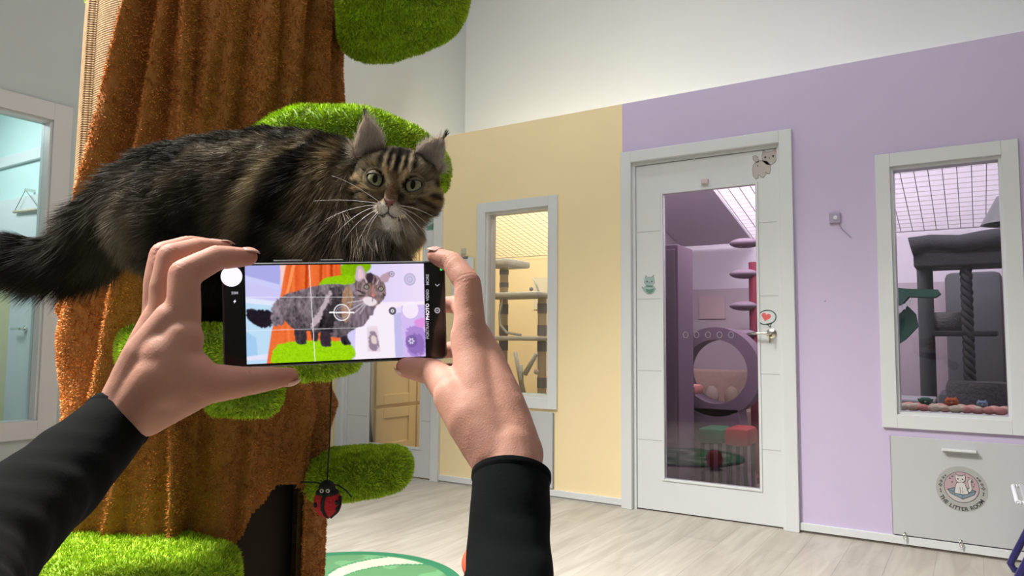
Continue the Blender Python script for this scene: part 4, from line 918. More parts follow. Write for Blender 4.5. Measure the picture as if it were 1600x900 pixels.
# shelf behind the cat's head
moss('mossy_shelf', 'broad green mossy shelf right behind the cat\'s head', plan([(372, 1.22), (425, 1.12), (540, 1.10), (630, 1.14), (688, 1.22), (690, 1.32), (610, 1.40), (480, 1.42), (380, 1.34)]), zat(152, 1.12), .085, 50000, 23, zfn=lambda V: -.032*np.clip(((V-np.array([*P(560, 200, 1.2)]))@_r)/.14, 0, 1.2)**1.3)
# top right
moss('mossy_shelf', 'green mossy shelf at the top of the photo, right of the trunk and highest', plan([(528, 1.14), (590, 1.17), (690, 1.24), (722, 1.33), (700, 1.44), (600, 1.50), (520, 1.44)]), zat(-62, 1.3), .10, 42000, 24, zfn=lambda V: .03*np.clip(((V-np.array([*P(560, 40, 1.2)]))@_r)/.15, 0, 1.0))
# right lower
moss('mossy_shelf', 'green mossy shelf low on the right side, beside the hanging ladybug', plan([(500, 1.30), (560, 1.27), (625, 1.32), (648, 1.42), (610, 1.52), (520, 1.55), (480, 1.44)]), zat(702, 1.45), .066, 34000, 25, zfn=lambda V: .012*np.clip(((V-np.array([*P(560, 700, 1.4)]))@_r)/.1, -1, 1))
# bottom left
moss('mossy_shelf', 'green mossy shelf lowest at the bottom left, partly cut by the photo edge', plan([(60, 1.12), (110, 1.02), (220, .98), (330, 1.02), (385, 1.10), (375, 1.22), (320, 1.30), (180, 1.31), (85, 1.24)]), zat(836, 1.20, 250), .075, 42000, 26)
# top left, only a corner shows
moss('mossy_shelf', 'green mossy shelf at the very top left corner behind the burlap strip', plan([(95, 1.45), (112, 1.42), (140, 1.45), (150, 1.60), (110, 1.60)]), zat(-118, 1.45, 110), .08, 6000, 27)

# ------------------------------------------------------------------ ladybug on a string
DL = 1.08; lb = P(512, 781, DL); k_ = DL/FPX*.94
lt = thing('ladybug_toy', lb, 'red and black felt ladybug toy hanging on a black string', 'cat toy')
upv, riv, tov = _u, _r, -_v
def LP(x, y, z=0): return tuple(lb+riv*x*k_-upv*y*k_+tov*z*k_)
felt_r = mat('red_felt', (.42, .010, .018), .85, bump=.4, bscale=400); felt_k = mat('black_felt', (.008, .008, .009), .9, bump=.4, bscale=400)
ROT = Matrix(((riv[0], upv[0], tov[0]), (riv[1], upv[1], tov[1]), (riv[2], upv[2], tov[2])))
MB().ball(LP(0, 4), 23.5*k_, 26*k_, 13*k_, ROT, 32).build('body', felt_r, lt, smooth=True)
MB().ball(LP(-1, -20), 14*k_, 13*k_, 11.5*k_, ROT, 24).build('head', felt_k, lt, smooth=True)
MB().ball(LP(-.5, -12), 19.5*k_, 9*k_, 12.5*k_, ROT, 24).build('collar', felt_k, lt, smooth=True)
m = MB(); m.tube([LP(-1, -14, 12), LP(-5, 0, 14.3), LP(-6, 12, 13), LP(-2, 22, 9.5), LP(2, 29, 3)], [2.6*k_, 3*k_, 3*k_, 2.8*k_, 2*k_], 8); m.tube([LP(22, -8, 5), LP(22, 6, 6), LP(17, 18, 6), LP(6, 28, 4)], [2.6*k_]*4, 8)
for x_, y_ in ((17, 2), (18, 14), (-18, 6)): m.ball(LP(x_, y_, 9), 3.2*k_, 4.5*k_, 2.5*k_, ROT, 12)
m.build('wing_stripe', felt_k, lt, smooth=True)
for x_ in (-7, 3):
    e = MB().ball(LP(x_, -18, 11.2), 3.4*k_, 3.4*k_, 1.6*k_, ROT, 16).build('eye', mat('eye_white', (.6, .6, .6), .3), lt, smooth=True)
    MB().ball(LP(x_, -18, 12.6), 1.8*k_, 1.8*k_, .8*k_, ROT, 12).build('pupil', 'black', e, smooth=True)
MB().tube([LP(-8, -26), LP(-20, -29), LP(-45, -29.5)], .0012, 6).build('antenna', felt_k, lt, smooth=True)
MB().tube([LP(8, -26), LP(18, -24), LP(30, -16), LP(40, -4)], .0012, 6).build('antenna', felt_k, lt, smooth=True)
MB().tube([LP(-1, -30), tuple(P(515, 690, DL)), tuple(P(518, 585, DL))], .0011, 6).build('string', felt_k, lt)
# ================================================================== PHONE
TLp, TRp, BRp, BLp = P(343, 411, .514), P(697, 408, .556), P(697, 560, .556), P(352, 577, .514)
PC = (TLp+TRp+BRp+BLp)/4; ex = unit((TRp-TLp)+(BRp-BLp)); ey = (TLp-BLp)+(TRp-BRp); ey = unit(ey-ex*(ey@ex)); ez = np.cross(ex, ey)   # ez to the viewer
PWd = (np.linalg.norm(TRp-TLp)+np.linalg.norm(BRp-BLp))/2; PHt = (np.linalg.norm(TLp-BLp)+np.linalg.norm(TRp-BRp))/2
def PH(x, y, z=0): return PC+ex*x+ey*y+ez*z
phone = thing('smartphone', PC, 'black smartphone held sideways in both hands, filming the tabby cat', 'phone')
def rrect(hw, hh, r_, n=8):
    o = []
    for cx_, cy_, a0 in ((hw-r_, hh-r_, 0), (-hw+r_, hh-r_, PI/2), (-hw+r_, -hh+r_, PI), (hw-r_, -hh+r_, 1.5*PI)):
        for k in range(n+1): a = a0+PI/2*k/n; o.append((cx_+r_*math.cos(a), cy_+r_*math.sin(a)))
    return o
def slab(name, levels, mt, parent, smooth='auto'):
    m = MB(); rings = [[m.bm.verts.new(Vector([float(c) for c in PH(x, y, z)])) for x, y in rrect(hw, hh, r_)] for hw, hh, r_, z in levels]
    for A, B in zip(rings, rings[1:]):
        for k in range(len(A)): m.face([A[k], A[(k+1) % len(A)], B[(k+1) % len(A)], B[k]])
    m.face(rings[0][::-1]); m.face(rings[-1]); return m.build(name, mt, parent, smooth)
hw, hh = PWd/2, PHt/2
slab('phone_frame', [(hw-.0015, hh-.0015, .0035, -.0085), (hw, hh, .0042, -.0075), (hw, hh, .0042, -.001), (hw-.0008, hh-.0008, .0036, 0)], mat('graphite_metal', (.10, .10, .10), .35, .8), phone)
sg = slab('screen_glass', [(hw-.0014, hh-.0014, .0032, -.0005), (hw-.0014, hh-.0014, .0032, .0003)], mat('screen_glass_black', (.004, .004, .005), .12, spec=.6), phone)
m = MB()
for x0, x1 in ((-.045, -.025), (-.012, .004)): 
    t = MB(); m.tube([PH(x0, hh+.0006, -.004), PH(x1, hh+.0006, -.004)], .0016, 10)
m.build('side_button', mat('button_metal', (.08, .08, .08), .4, .8), phone, smooth='auto')
m = MB(); m.lathe([(0, 0), (.022, 0), (.022, .0025), (0, .0025)], PH(hw-.03, 0, -.0085), tuple(-ez), 32)
for yy in (-.012, .002, .013): m.lathe([(0, .0025), (.0055, .0025), (.0055, .004), (0, .004)], PH(hw-.03, yy, -.0085), tuple(-ez), 20)
m.build('camera_module', 'black', phone, smooth='auto')
# ---- the live picture on the display: a fine grid, each point its own glowing colour
DX0, DX1 = -hw+PWd*.098, -hw+PWd*.897; DY0, DY1 = -hh+PHt*.035, hh-PHt*.025
NXs, NYs = 560, 300
gxs, gys = np.meshgrid(np.linspace(0, 1, NXs), np.linspace(0, 1, NYs)); u_ = 176+gxs*(1325-176); v__ = 765-gys*(765-130)
yt = 145-gxs*14; yb = 768-gxs*50; v__ = yb+(yt-yb)*gys
Q = np.stack([u_.ravel(), v__.ravel()], 1); IM = np.zeros((len(Q), 3))
def nz2(sx, sy, sd): return vnoise(np.stack([Q[:, 0]*sx, Q[:, 1]*sy, Q[:, 0]*0], 1), 1, sd)
def inpoly(poly, q=None):
    q = Q if q is None else q; x, y = q[:, 0], q[:, 1]; c = np.zeros(len(q), bool); n = len(poly)
    for i in range(n):
        x0, y0 = poly[i]; x1, y1 = poly[i-1]
        if y0 == y1: continue
        c ^= ((y0 > y) != (y1 > y)) & (x < (x1-x0)*(y-y0)/(y1-y0)+x0)
    return c
def smooth_poly(pl, it=2):
    for _ in range(it):
        o = []
        for i in range(len(pl)):
            a, b_ = np.array(pl[i]), np.array(pl[(i+1) % len(pl)]); o += [tuple(a*.75+b_*.25), tuple(a*.25+b_*.75)]
        pl = o
    return pl
def C_(r, g, b): return np.array(s2l((r, g, b)))
def paint(poly, col, rough=0, sm=True, sd=3):
    pl = smooth_poly(poly) if sm else poly
    q = Q+((nz2(.09, .09, sd)-.5)[:, None]*rough*1.2+(nz2(.3, .3, sd+1)-.5)[:, None]*rough*.6)*np.array([1, 1]) if rough else Q
    mk = inpoly(pl, q); IM[mk] = col[mk] if getattr(col, 'ndim', 1) == 2 else col; return mk
# background: lilac wall and pale ceiling
g_ = np.clip((Q[:, 0]-700)/600, 0, 1)[:, None]; IM[:] = C_(205, 200, 245)*(1-g_)+C_(238, 222, 250)*g_
paint([(170, 120), (400, 120), (385, 270), (170, 210)], C_(172, 172, 232), sm=False)
paint([(170, 205), (385, 265), (380, 300), (170, 240)], C_(205, 205, 250), sm=False)
paint([(170, 350), (330, 370), (380, 400), (340, 600), (300, 780), (170, 780)], C_(190, 222, 246), sm=False)
paint([(170, 345), (370, 372), (360, 400), (170, 380)], C_(225, 232, 252), sm=False)
paint([(170, 560), (235, 600), (245, 720), (170, 725)], C_(165, 205, 240), sm=False)
paint([(170, 720), (330, 700), (330, 735), (170, 745)], C_(228, 228, 250), sm=False)
paint([(860, 380), (1330, 370), (1330, 400), (860, 420)], C_(250, 235, 246), sm=False)
paint([(870, 420), (1120, 405), (1120, 730), (850, 740)], C_(248, 238, 250), sm=False)
paint([(1115, 450), (1165, 440), (1175, 720), (1120, 725)], C_(196, 190, 236), sm=False)
paint([(1165, 400), (1330, 390), (1330, 720), (1175, 725)], C_(214, 190, 242), sm=False)
paint([(1185, 530), (1310, 520), (1330, 600), (1330, 720), (1195, 725)], C_(176, 140, 214), 14)
paint([(1200, 600), (1290, 560), (1325, 640), (1300, 710), (1210, 700)], C_(146, 112, 188), 20)
paint([(1240, 490), (1330, 470), (1330, 540), (1260, 530)], C_(226, 150, 226), 8)
paint([(935, 530), (1005, 528), (1022, 690), (938, 690)], C_(232, 214, 226), sm=False)
paint([(945, 560), (1000, 556), (1014, 684), (944, 684)], C_(150, 132, 150), 12)
paint([(960, 590), (996, 590), (1000, 640), (962, 640)], C_(228, 206, 206), 6)
# orange trunk
st_ = nz2(.055, .004, 7)[:, None]; org = C_(226, 88, 34)*(1-st_)+C_(250, 128, 66)*st_; org = org*(.82+.3*nz2(.2, .2, 9)[:, None])
paint([(390, 120), (445, 120), (420, 300), (360, 560), (300, 780), (330, 780), (400, 400)], C_(250, 206, 196), sm=False)
paint([(432, 120), (775, 120), (790, 330), (760, 620), (770, 790), (292, 790), (330, 560), (390, 330), (415, 200)], org, sm=False)
for xa, xb_, c_ in ((480, 430, C_(255, 150, 92)), (560, 548, C_(188, 62, 20)), (650, 640, C_(200, 70, 24)), (715, 712, C_(190, 60, 20))): paint([(xa-9, 120), (xa+9, 120), (xb_+10, 330), (xb_-10, 330)], c_, 3, sm=False)
grn = C_(150, 204, 14)*(.72+.5*nz2(.14, .14, 12)[:, None])
paint([(775, 120), (975, 120), (972, 170), (920, 205), (850, 215), (790, 250), (770, 200)], grn*.8, 6)
paint([(630, 262), (660, 225), (760, 206), (880, 205), (960, 240), (960, 285), (640, 285)], grn, 5)
paint([(322, 790), (330, 690), (365, 640), (470, 622), (600, 618), (760, 622), (835, 642), (860, 690), (856, 735), (700, 790)], grn*1.12, 7)
# the cat
fur_ = nz2(.045, .02, 21)[:, None]*.6+nz2(.16, .07, 22)[:, None]*.6; fur_ = np.clip(fur_*1.5-.35, 0, 1); cf_ = C_(40, 33, 44)*(1-fur_)+C_(150, 134, 144)*fur_
cf_ = cf_*(1.15-.55*np.clip((Q[:, 1:2]-330)/260, 0, 1)); leg = cf_*.45
for pl in ([(470, 520), (545, 520), (550, 630), (535, 645), (482, 642), (472, 600)], [(570, 530), (622, 530), (625, 625), (580, 628)]): paint(pl, leg, 5)
for pl in ([(748, 520), (800, 500), (805, 600), (835, 640), (815, 650), (765, 646)],): paint(pl, leg*.6, 5)
tailc = C_(34, 27, 38)*(.6+.8*nz2(.05, .12, 5)[:, None])
paint([(180, 412), (260, 430), (320, 420), (360, 470), (330, 530), (270, 545), (200, 500), (178, 470)], tailc, 14)
paint([(320, 440), (360, 360), (440, 330), (450, 440), (400, 520), (340, 540)], cf_*1.25, 12)
paint([(385, 350), (430, 320), (520, 300), (620, 268), (740, 258), (830, 270), (900, 230), (1000, 300), (1010, 400), (950, 470), (930, 520), (850, 545), (780, 600), (690, 600), (620, 560), (520, 560), (450, 540), (405, 480), (385, 420)], cf_, 5)
paint([(625, 560), (640, 470), (690, 400), (740, 330), (800, 300), (760, 420), (720, 520), (705, 590)], cf_*.22, 14)
paint([(700, 280), (770, 268), (760, 330), (690, 370)], cf_*.4, 12)
paint([(560, 550), (600, 470), (650, 390), (700, 300), (720, 310), (660, 430), (625, 520)], C_(196, 176, 186)*(.7+.5*nz2(.2, .05, 2)[:, None]), 9)
paint([(780, 300), (830, 260), (850, 330), (840, 430), (800, 520), (770, 460)], C_(176, 138, 112)*(.5+.7*nz2(.12, .05, 8)[:, None]), 10)
paint([(628, 560), (700, 560), (706, 640), (695, 660), (640, 660), (632, 620)], C_(60, 48, 58)*(.7+.6*fur_), 5)
paint([(850, 400), (940, 390), (1000, 390), (960, 480), (880, 540), (820, 520)], C_(124, 108, 120)*(.4+1.1*nz2(.12, .025, 14)[:, None]), 10)
hd = C_(150, 126, 128)*(.25+1.15*nz2(.13, .05, 30)[:, None])
paint([(862, 250), (880, 215), (930, 190), (1000, 200), (1050, 235), (1072, 300), (1060, 350), (1010, 400), (960, 408), (900, 380), (866, 320)], hd, 5)
paint([(864, 240), (872, 170), (893, 136), (925, 165), (938, 215), (900, 245)], C_(205, 176, 190), 3); paint([(880, 235), (884, 180), (897, 158), (918, 185), (920, 222)], C_(232, 196, 208), 2)
paint([(1015, 225), (1060, 190), (1105, 178), (1100, 215), (1068, 262)], C_(190, 158, 172), 3)
paint([(935, 200), (960, 185), (990, 200), (975, 262), (955, 262)], C_(58, 46, 58), 5)
for q0, q1, w_, c_ in (((942, 225), (958, 262), 4, C_(40, 30, 40)), ((1000, 225), (988, 262), 4, C_(40, 30, 40)), ((880, 300), (915, 318), 5, C_(50, 38, 46)), ((885, 335), (920, 335), 4, C_(60, 46, 50)), ((1045, 320), (1060, 335), 4, C_(60, 46, 50)), ((925, 215), (940, 250), 4, C_(210, 190, 190)), ((1018, 238), (1006, 262), 4, C_(205, 185, 190)), ((960, 262), (968, 318), 7, C_(150, 112, 106)), ((982, 275), (982, 318), 7, C_(178, 124, 112))):
    dd, _ = ptseg(Q, q0, q1); IM[dd < w_] = c_
for ex_, ey_ in ((938, 280), (1033, 292)):
    d_ = np.hypot((Q[:, 0]-ex_)/1.15, Q[:, 1]-ey_); IM[d_ < 17] = C_(44, 34, 40); IM[d_ < 10] = C_(190, 184, 164); IM[d_ < 5] = C_(20, 16, 20)
paint([(905, 355), (940, 338), (985, 350), (1010, 375), (985, 402), (935, 398)], C_(238, 222, 230), 3)
paint([(962, 322), (998, 326), (980, 348)], C_(214, 130, 118), 2); dd, _ = ptseg(Q, (980, 348), (975, 370)); IM[dd < 3] = C_(110, 80, 90)
for q0, q1 in (((928, 372), (820, 430)), ((930, 380), (850, 450)), ((935, 386), (890, 450)), ((925, 362), (810, 380))): dd, _ = ptseg(Q, q0, q1); IM[dd < 1.6] = C_(240, 232, 240)
# faint composition lines, level ring and round controls
IMb = IM.reshape(NYs, NXs, 3)
for _ in range(5):
    IMb[1:-1, 1:-1] = (IMb[1:-1, 1:-1]*2+IMb[:-2, 1:-1]+IMb[2:, 1:-1]+IMb[1:-1, :-2]+IMb[1:-1, 2:])/6
IM = IMb.reshape(-1, 3)
def over(mk, col, a): IM[mk] = IM[mk]*(1-a)+col*a
wht = C_(255, 252, 255)
for q0, q1, w_, a in (((572, 130), (598, 760), 3, .55), ((176, 344), (860, 344), 2.5, .4), ((176, 556), (1010, 535), 2.5, .35)): dd, _ = ptseg(Q, q0, q1); over(dd < w_, wht, a)
d_ = np.hypot(Q[:, 0]-774, Q[:, 1]-441); over(np.abs(d_-50) < 4, wht, .7); over(np.abs(d_-36) < 3, C_(200, 180, 200), .5)
dd, _ = ptseg(Q, (698, 441), (850, 441)); over(dd < 5, wht, .9)
for cx_, cy_, r_, c_, a in ((1228, 231, 40, C_(150, 145, 185), .55), (1230, 622, 40, C_(110, 90, 150), .6), (1107, 198, 19, C_(120, 100, 130), .8), (1107, 431, 25, C_(52, 48, 70), .9)):
    d_ = np.hypot(Q[:, 0]-cx_, Q[:, 1]-cy_); over((d_ < r_), c_, a); 
for cx_, cy_, r_, in ((1228, 231, 26), (1228, 231, 8), (1107, 198, 10)): 
    d_ = np.hypot(Q[:, 0]-cx_, Q[:, 1]-cy_); over(np.abs(d_-r_) < 4, C_(212, 206, 232), .8)
d_ = np.hypot(Q[:, 0]-1230, Q[:, 1]-622); an_ = np.arctan2(Q[:, 1]-622, Q[:, 0]-1230); over(d_ < 18+4*np.cos(an_*6), C_(214, 206, 232), .9); over(d_ < 7, C_(120, 100, 150), .9)
d_ = np.hypot(Q[:, 0]-1107, Q[:, 1]-431); over(np.abs(d_-8) < 3, wht, .8)
over(np.hypot(Q[:, 0]-1228, Q[:, 1]-425) < 54, C_(250, 240, 252), .85)
IM = np.clip(IM, 0, 1)
xs = DX0+(DX1-DX0)*gxs.ravel(); ys = DY0+(DY1-DY0)*gys.ravel(); Vd = PC+ex*xs[:, None]+ey*ys[:, None]+ez*.0006
np_mesh('display_picture', Vd, [(grid_faces(NYs, NXs), 0)], [colmat('lit_display', .3, 0, emis=1.0)], IM, parent=sg, smooth=False)
def dpx(px, py):   # a reference-crop position -> phone face coordinates
    d = ray(px, py); t = ((PC-CP)@ez)/(d@ez); q = CP+d*t-PC; return q@ex, q@ey
lit = lambda n_, c_, s__: mat(n_, c_, .4, emis=s__)
def disc(name, px, py, r_, mt, z=.0009, inner=0):
    x, y = dpx(px, py); m = MB()
    if inner: m.lathe([(inner, 0), (r_, 0), (r_, .0002), (inner, .0002), (inner, 0)], PH(x, y, z), tuple(ez), 32)
    else: m.lathe([(0, 0), (r_, 0), (r_, .0002), (0, .0002)], PH(x, y, z), tuple(ez), 36)
    return m.build(name, mt, sg)
uiw = lit('lit_ui_white', (.86, .82, .92), 1.0); uig = lit('lit_ui_grey', (.28, .28, .32), 1.0)
disc('gallery_thumbnail', 362, 432, .0072, uiw); disc('settings_ring', 683, 485, .0022, uig, inner=.0013); disc('settings_dot', 683, 485, .0006, uig)
disc('privacy_dot', 689, 421, .0010, lit('lit_green', (.02, .75, .10), 1.0))
x, y = dpx(683, 445); m = MB()
for a_, b_ in (((x-.0016, y+.0005), (x, y-.0010)), ((x, y-.0010), (x+.0016, y+.0005))): m.tube([PH(a_[0], a_[1], .0009), PH(b_[0], b_[1], .0009)], .00035, 6)
m.build('chevron_icon', uig, sg)
for wd_, px, py, sz, mt in (('MORE', 667.5, 437, .0030, uig), ('VIDEO', 667.5, 461, .0030, uig), ('PHOTO', 667.5, 487, .0036, uiw), ('PORTRAIT', 667.5, 515, .0030, uig)):
    x, y = dpx(px, py); me = text_mesh(wd_, sz, .00008)
    R3 = Matrix(((ex[0], ey[0], ez[0]), (ex[1], ey[1], ez[1]), (ex[2], ey[2], ez[2]))).to_4x4()
    place_text('mode_lettering', [(me, Matrix.Translation(Vector([float(c) for c in PH(x+sz*.35, y, .001)])) @ R3 @ Matrix.Rotation(PI/2, 4, 'Z'))], mt, sg)
x, y = dpx(367, 457.5); place_text('mode_lettering', [(text_mesh('50M', .0026, .0001), Matrix.Translation(Vector([float(c) for c in PH(x, y-.001, .001)])) @ R3)], uig, sg)
x, y = dpx(367, 471); m = MB(); m.prism([tuple(PH(x+a_, y+b_, .001)) for a_, b_ in ((.0006, .0016), (-.0011, -.0003), (-.0001, -.0003), (-.0006, -.0016), (.0011, .0004), (.0001, .0004))], ez*.0002); m.build('flash_icon', uiw, sg)

# ================================================================== THE PERSON (hands, wrists, forearms; black sleeves)
person = thing('person', P(500, 900, .35)*np.array([1, 1, 0])+np.array([0, 0, 0]), 'person in a black long-sleeved top holding up a phone with both hands', 'person')
hb = bmesh.new()
def chain(pts):   # pts: (px, py, depth, radius)
    q = [P(a, b_, c) for a, b_, c, d in pts]
    for i in range(len(pts)-1): capsule(hb, q[i], q[i+1], pts[i][3], pts[i+1][3], 18)
    return q
# left hand
chain([(110, 735, .43, .0165), (150, 695, .452, .0165), (190, 652, .47, .0180), (215, 622, .475, .0185)])
chain([(195, 640, .472, .017), (232, 560, .475, .0165), (270, 500, .478, .0125)])
chain([(200, 635, .480, .016), (222, 570, .490, .0150), (247, 500, .497, .0115)])
chain([(205, 635, .485, .014), (222, 565, .500, .0135), (240, 512, .512, .0105)])
chain([(215, 640, .470, .018), (255, 590, .468, .0185), (285, 530, .474, .0135)])
chain([(225, 645, .474, .016), (290, 608, .475, .0165), (320, 600, .480, .0140)])
chain([(262, 560, .472, .018), (300, 590, .474, .0165)])
LI = chain([(283, 515, .478, .0125), (287, 470, .480, .0108), (288, 428, .484, .0103), (338, 403, .500, .0090), (388, 401.5, .514, .0066)])
LM = chain([(258, 505, .494, .0110), (258, 450, .498, .0102), (267, 402, .503, .0096), (310, 389, .520, .0085), (350, 389, .532, .0066)])
LR = chain([(246, 505, .506, .0100), (247, 440, .512, .0096), (254, 398, .518, .0092), (296, 384, .534, .0080), (336, 386, .548, .0062)])
LP_ = chain([(240, 515, .515, .0090), (243, 470, .524, .0084), (249, 430, .530, .0078), (272, 404, .546, .0066), (300, 400, .556, .0055)])
LT = chain([(262, 600, .468, .0175), (318, 600, .478, .0140), (385, 596, .497, .0103), (452, 588, .516, .0068)])
# right hand
chain([(795, 830, .437, .0170), (798, 790, .450, .0172), (800, 745, .465, .0200), (796, 705, .478, .0205)])
chain([(790, 715, .476, .019), (752, 650, .490, .0180), (738, 560, .515, .0140), (730, 525, .524, .0125)])
chain([(805, 710, .478, .019), (785, 640, .495, .0170), (760, 560, .520, .0130), (744, 525, .532, .0115)])
chain([(810, 712, .484, .017), (795, 650, .505, .0150), (770, 580, .532, .0120), (750, 550, .548, .0105)])
chain([(812, 715, .488, .015), (800, 660, .512, .0130), (780, 600, .540, .0105)])
chain([(778, 715, .474, .0185), (735, 655, .488, .0170), (708, 620, .500, .0140)])
RI = chain([(735, 540, .520, .0135), (733, 490, .528, .0112), (731, 443, .535, .0102), (706, 410, .548, .0086), (680, 399.5, .556, .0066)])
RM = chain([(745, 535, .535, .0115), (737, 500, .560, .0092), (718, 476, .585, .0080), (690, 476, .590, .0066)])
RR = chain([(752, 555, .550, .0105), (738, 545, .570, .0086), (715, 545, .590, .0076), (690, 548, .592, .0062)])
RK = chain([(765, 590, .550, .0095), (745, 582, .565, .0078), (722, 580, .585, .0066), (697, 578, .592, .0054)])
RT = chain([(730, 640, .492, .0155), (703, 607, .508, .0132), (678, 582, .530, .0105), (634, 573.5, .548, .0078)])
hme = organic(hb, .0017, 7)
Vh, Th = mesh_arrays(hme)
def todist(V, a, b): 
    a = np.asarray(a); b = np.asarray(b); d = b-a; t = np.clip(((V-a)@d)/(d@d), 0, 1); return np.linalg.norm(V-(a+t[:, None]*d), axis=1), t
# knuckle and finger creases, tendons: tiny displacements of the one skin
Nh = vnormals(Vh, Th); disp = np.zeros(len(Vh))
for ch in (LI, LM, LR, RI, RT, LT):
    for jn, rr_ in ((2, .010), (3, .0085)):
        if jn >= len(ch)-1 and ch is not RT and ch is not LT: continue
        jn = min(jn, len(ch)-2); ax_ = unit(ch[jn+1]-ch[jn-1]); al = (Vh-ch[jn])@ax_; near = np.linalg.norm(Vh-ch[jn], axis=1) < rr_*1.8
        disp += np.where(near, -.00045*(np.exp(-((al)/.0007)**2)+.7*np.exp(-((al-.0028)/.0007)**2)+.7*np.exp(-((al+.0028)/.0007)**2)), 0)
disp += .0005*(vnoise(Vh, 120, 3)-.5)
Vh = Vh+Nh*disp[:, None]
nz_ = vnoise(Vh, 60, 8)[:, None]; nz3 = vnoise(Vh, 18, 9)[:, None]; skin = np.array((.48, .245, .18)); colh = skin*(.90+.2*nz_)*(.93+.14*nz3)
tipred = np.zeros(len(Vh))
for ch in (LI, LM, LR, LP_, LT, RI, RM, RR, RK, RT): tipred = np.maximum(tipred, np.exp(-(np.linalg.norm(Vh-ch[-1], axis=1)/.011)**2))
for ch in (LI, LM, LR, RI): tipred = np.maximum(tipred, .6*np.exp(-(np.linalg.norm(Vh-ch[2], axis=1)/.010)**2))
colh = colh*(1-tipred[:, None]*np.array((.0, .16, .14)))
sk = colmat('skin', .60, .22); b = sk.node_tree.nodes['Principled BSDF']; b.inputs['Subsurface Weight'].default_value = .25; b.inputs['Subsurface Radius'].default_value = (1, .35, .2); b.inputs['Subsurface Scale'].default_value = .004
tcn = sk.node_tree.nodes.new('ShaderNodeTexCoord'); no = sk.node_tree.nodes.new('ShaderNodeTexVoronoi'); no.inputs['Scale'].default_value = 900; sk.node_tree.links.new(tcn.outputs['Object'], no.inputs['Vector'])
bp = sk.node_tree.nodes.new('ShaderNodeBump'); bp.inputs['Strength'].default_value = .25; bp.inputs['Distance'].default_value = .0004; sk.node_tree.links.new(no.outputs[0], bp.inputs['Height']); sk.node_tree.links.new(bp.outputs[0], b.inputs['Normal'])
np_mesh('body', Vh, [(Th, 0)], [sk], colh, parent=person)
# nails: shaped plates on the tips
nailm = mat('fingernail', (.52, .29, .235), .35, spec=.4)
def nail(ch, up, ln, wd_, off):
    tip, prev = ch[-1], ch[-2]; d = unit(tip-prev); up = np.array(up, float); up = unit(up-d*(up@d)); s_ = np.cross(d, up); m = MB(); rows = []
    for i in range(7):
        t = i/6; row = []
        for j in range(7):
            a_ = (j/6-.5)*1.9; w_ = wd_*(1-.25*abs(2*t-1)**3); rad = off
            p = tip+d*(t-.35)*ln+s_*math.sin(a_)*w_*.55+up*(rad*(.62+.38*math.cos(a_))-.0016*max(0, t-.4)**2*4+.00015); row.append(m.bm.verts.new(Vector([float(c) for c in p])))
        rows.append(row)
    for A, B in zip(rows, rows[1:]):
        for k in range(6): m.face([A[k], A[k+1], B[k+1], B[k]])
    o = m.build('fingernail', nailm, person, smooth=True); md = o.modifiers.new('t', 'SOLIDIFY'); md.thickness = .0005; md.offset = 0; return o
for ch, up_, r_ in ((LI, _u*1.0-_v*.5, .0064), (LM, _u, .0063), (LR, _u, .0058), (RI, _u*1.0-_v*.2-_r*.2, .0063), (LT, _u*-.9-_v*.6, .0066), (RT, -_v*.8-_u*.7, .0075)): nail(ch, up_, .0105, .0105, r_)
# sleeves
sleeve_m = mat('black_knit', (.0022, .0028, .0032), .95, bump=.2, bscale=500, spec=.12, bdist=.001)
def sleeve(path, seed):
    rg = np.random.default_rng(seed); pts = []; n_ = 90; ca = [np.array([*P(a, b_, c), r_]) for a, b_, c, r_ in path]
    T_s = np.linspace(0, len(ca)-1, n_)
    def cr(t):
        i = min(int(t), len(ca)-2); f = t-i; p0 = ca[max(i-1, 0)]; p1 = ca[i]; p2 = ca[i+1]; p3 = ca[min(i+2, len(ca)-1)]
        return .5*((2*p1)+(-p0+p2)*f+(2*p0-5*p1+4*p2-p3)*f*f+(-p0+3*p1-3*p2+p3)*f**3)
    Cn = np.array([cr(t) for t in T_s]); nt_ = 64; V = []; up = None
    cum = np.concatenate([[0], np.cumsum(np.linalg.norm(np.diff(Cn[:, :3], axis=0), axis=1))])
    rows = [(i, 0) for i in range(n_)]
    for i in range(n_):
        d = unit(Cn[min(i+1, n_-1), :3]-Cn[max(i-1, 0), :3]); up = np.cross(d, np.array([0.2, .3, 1.0])) if up is None else up-d*(up@d); up = unit(up); w_ = np.cross(d, up)
        a = np.linspace(0, 2*PI, nt_, endpoint=False); r_ = Cn[i, 3]+.0006*np.sin(cum[i]*130+2.2*np.sin(a+seed)+1.5*np.cos(2*a))*min(1, cum[i]*18)+.0004*np.sin(cum[i]*210+3*np.sin(a*2+1))*min(1, cum[i]*12)
        if cum[i] < .004: r_ = r_+.0010
        V.append(Cn[i, :3]+(np.cos(a)[:, None]*up+np.sin(a)[:, None]*w_)*np.asarray(r_)[:, None])
    inner = [V[0]+(Cn[0, :3]-V[0])*.09, V[6]+(Cn[6, :3]-V[6])*.09]; allv = np.vstack([inner[1], inner[0]]+V)
    F = grid_faces(n_+2, nt_, True)
    return np_mesh('sleeve', allv, [(F, 0)], [sleeve_m], None, parent=person)
sleeve([(186, 655, .472, .0208), (150, 692, .452, .0235), (95, 744, .42, .0258), (20, 808, .37, .0268), (-90, 915, .30, .030), (-190, 1080, .22, .038)], 3)
sleeve([(799, 742, .466, .0246), (797, 790, .452, .0248), (796, 850, .435, .0250), (794, 920, .41, .0262), (792, 1050, .36, .031), (790, 1300, .29, .038)], 8)
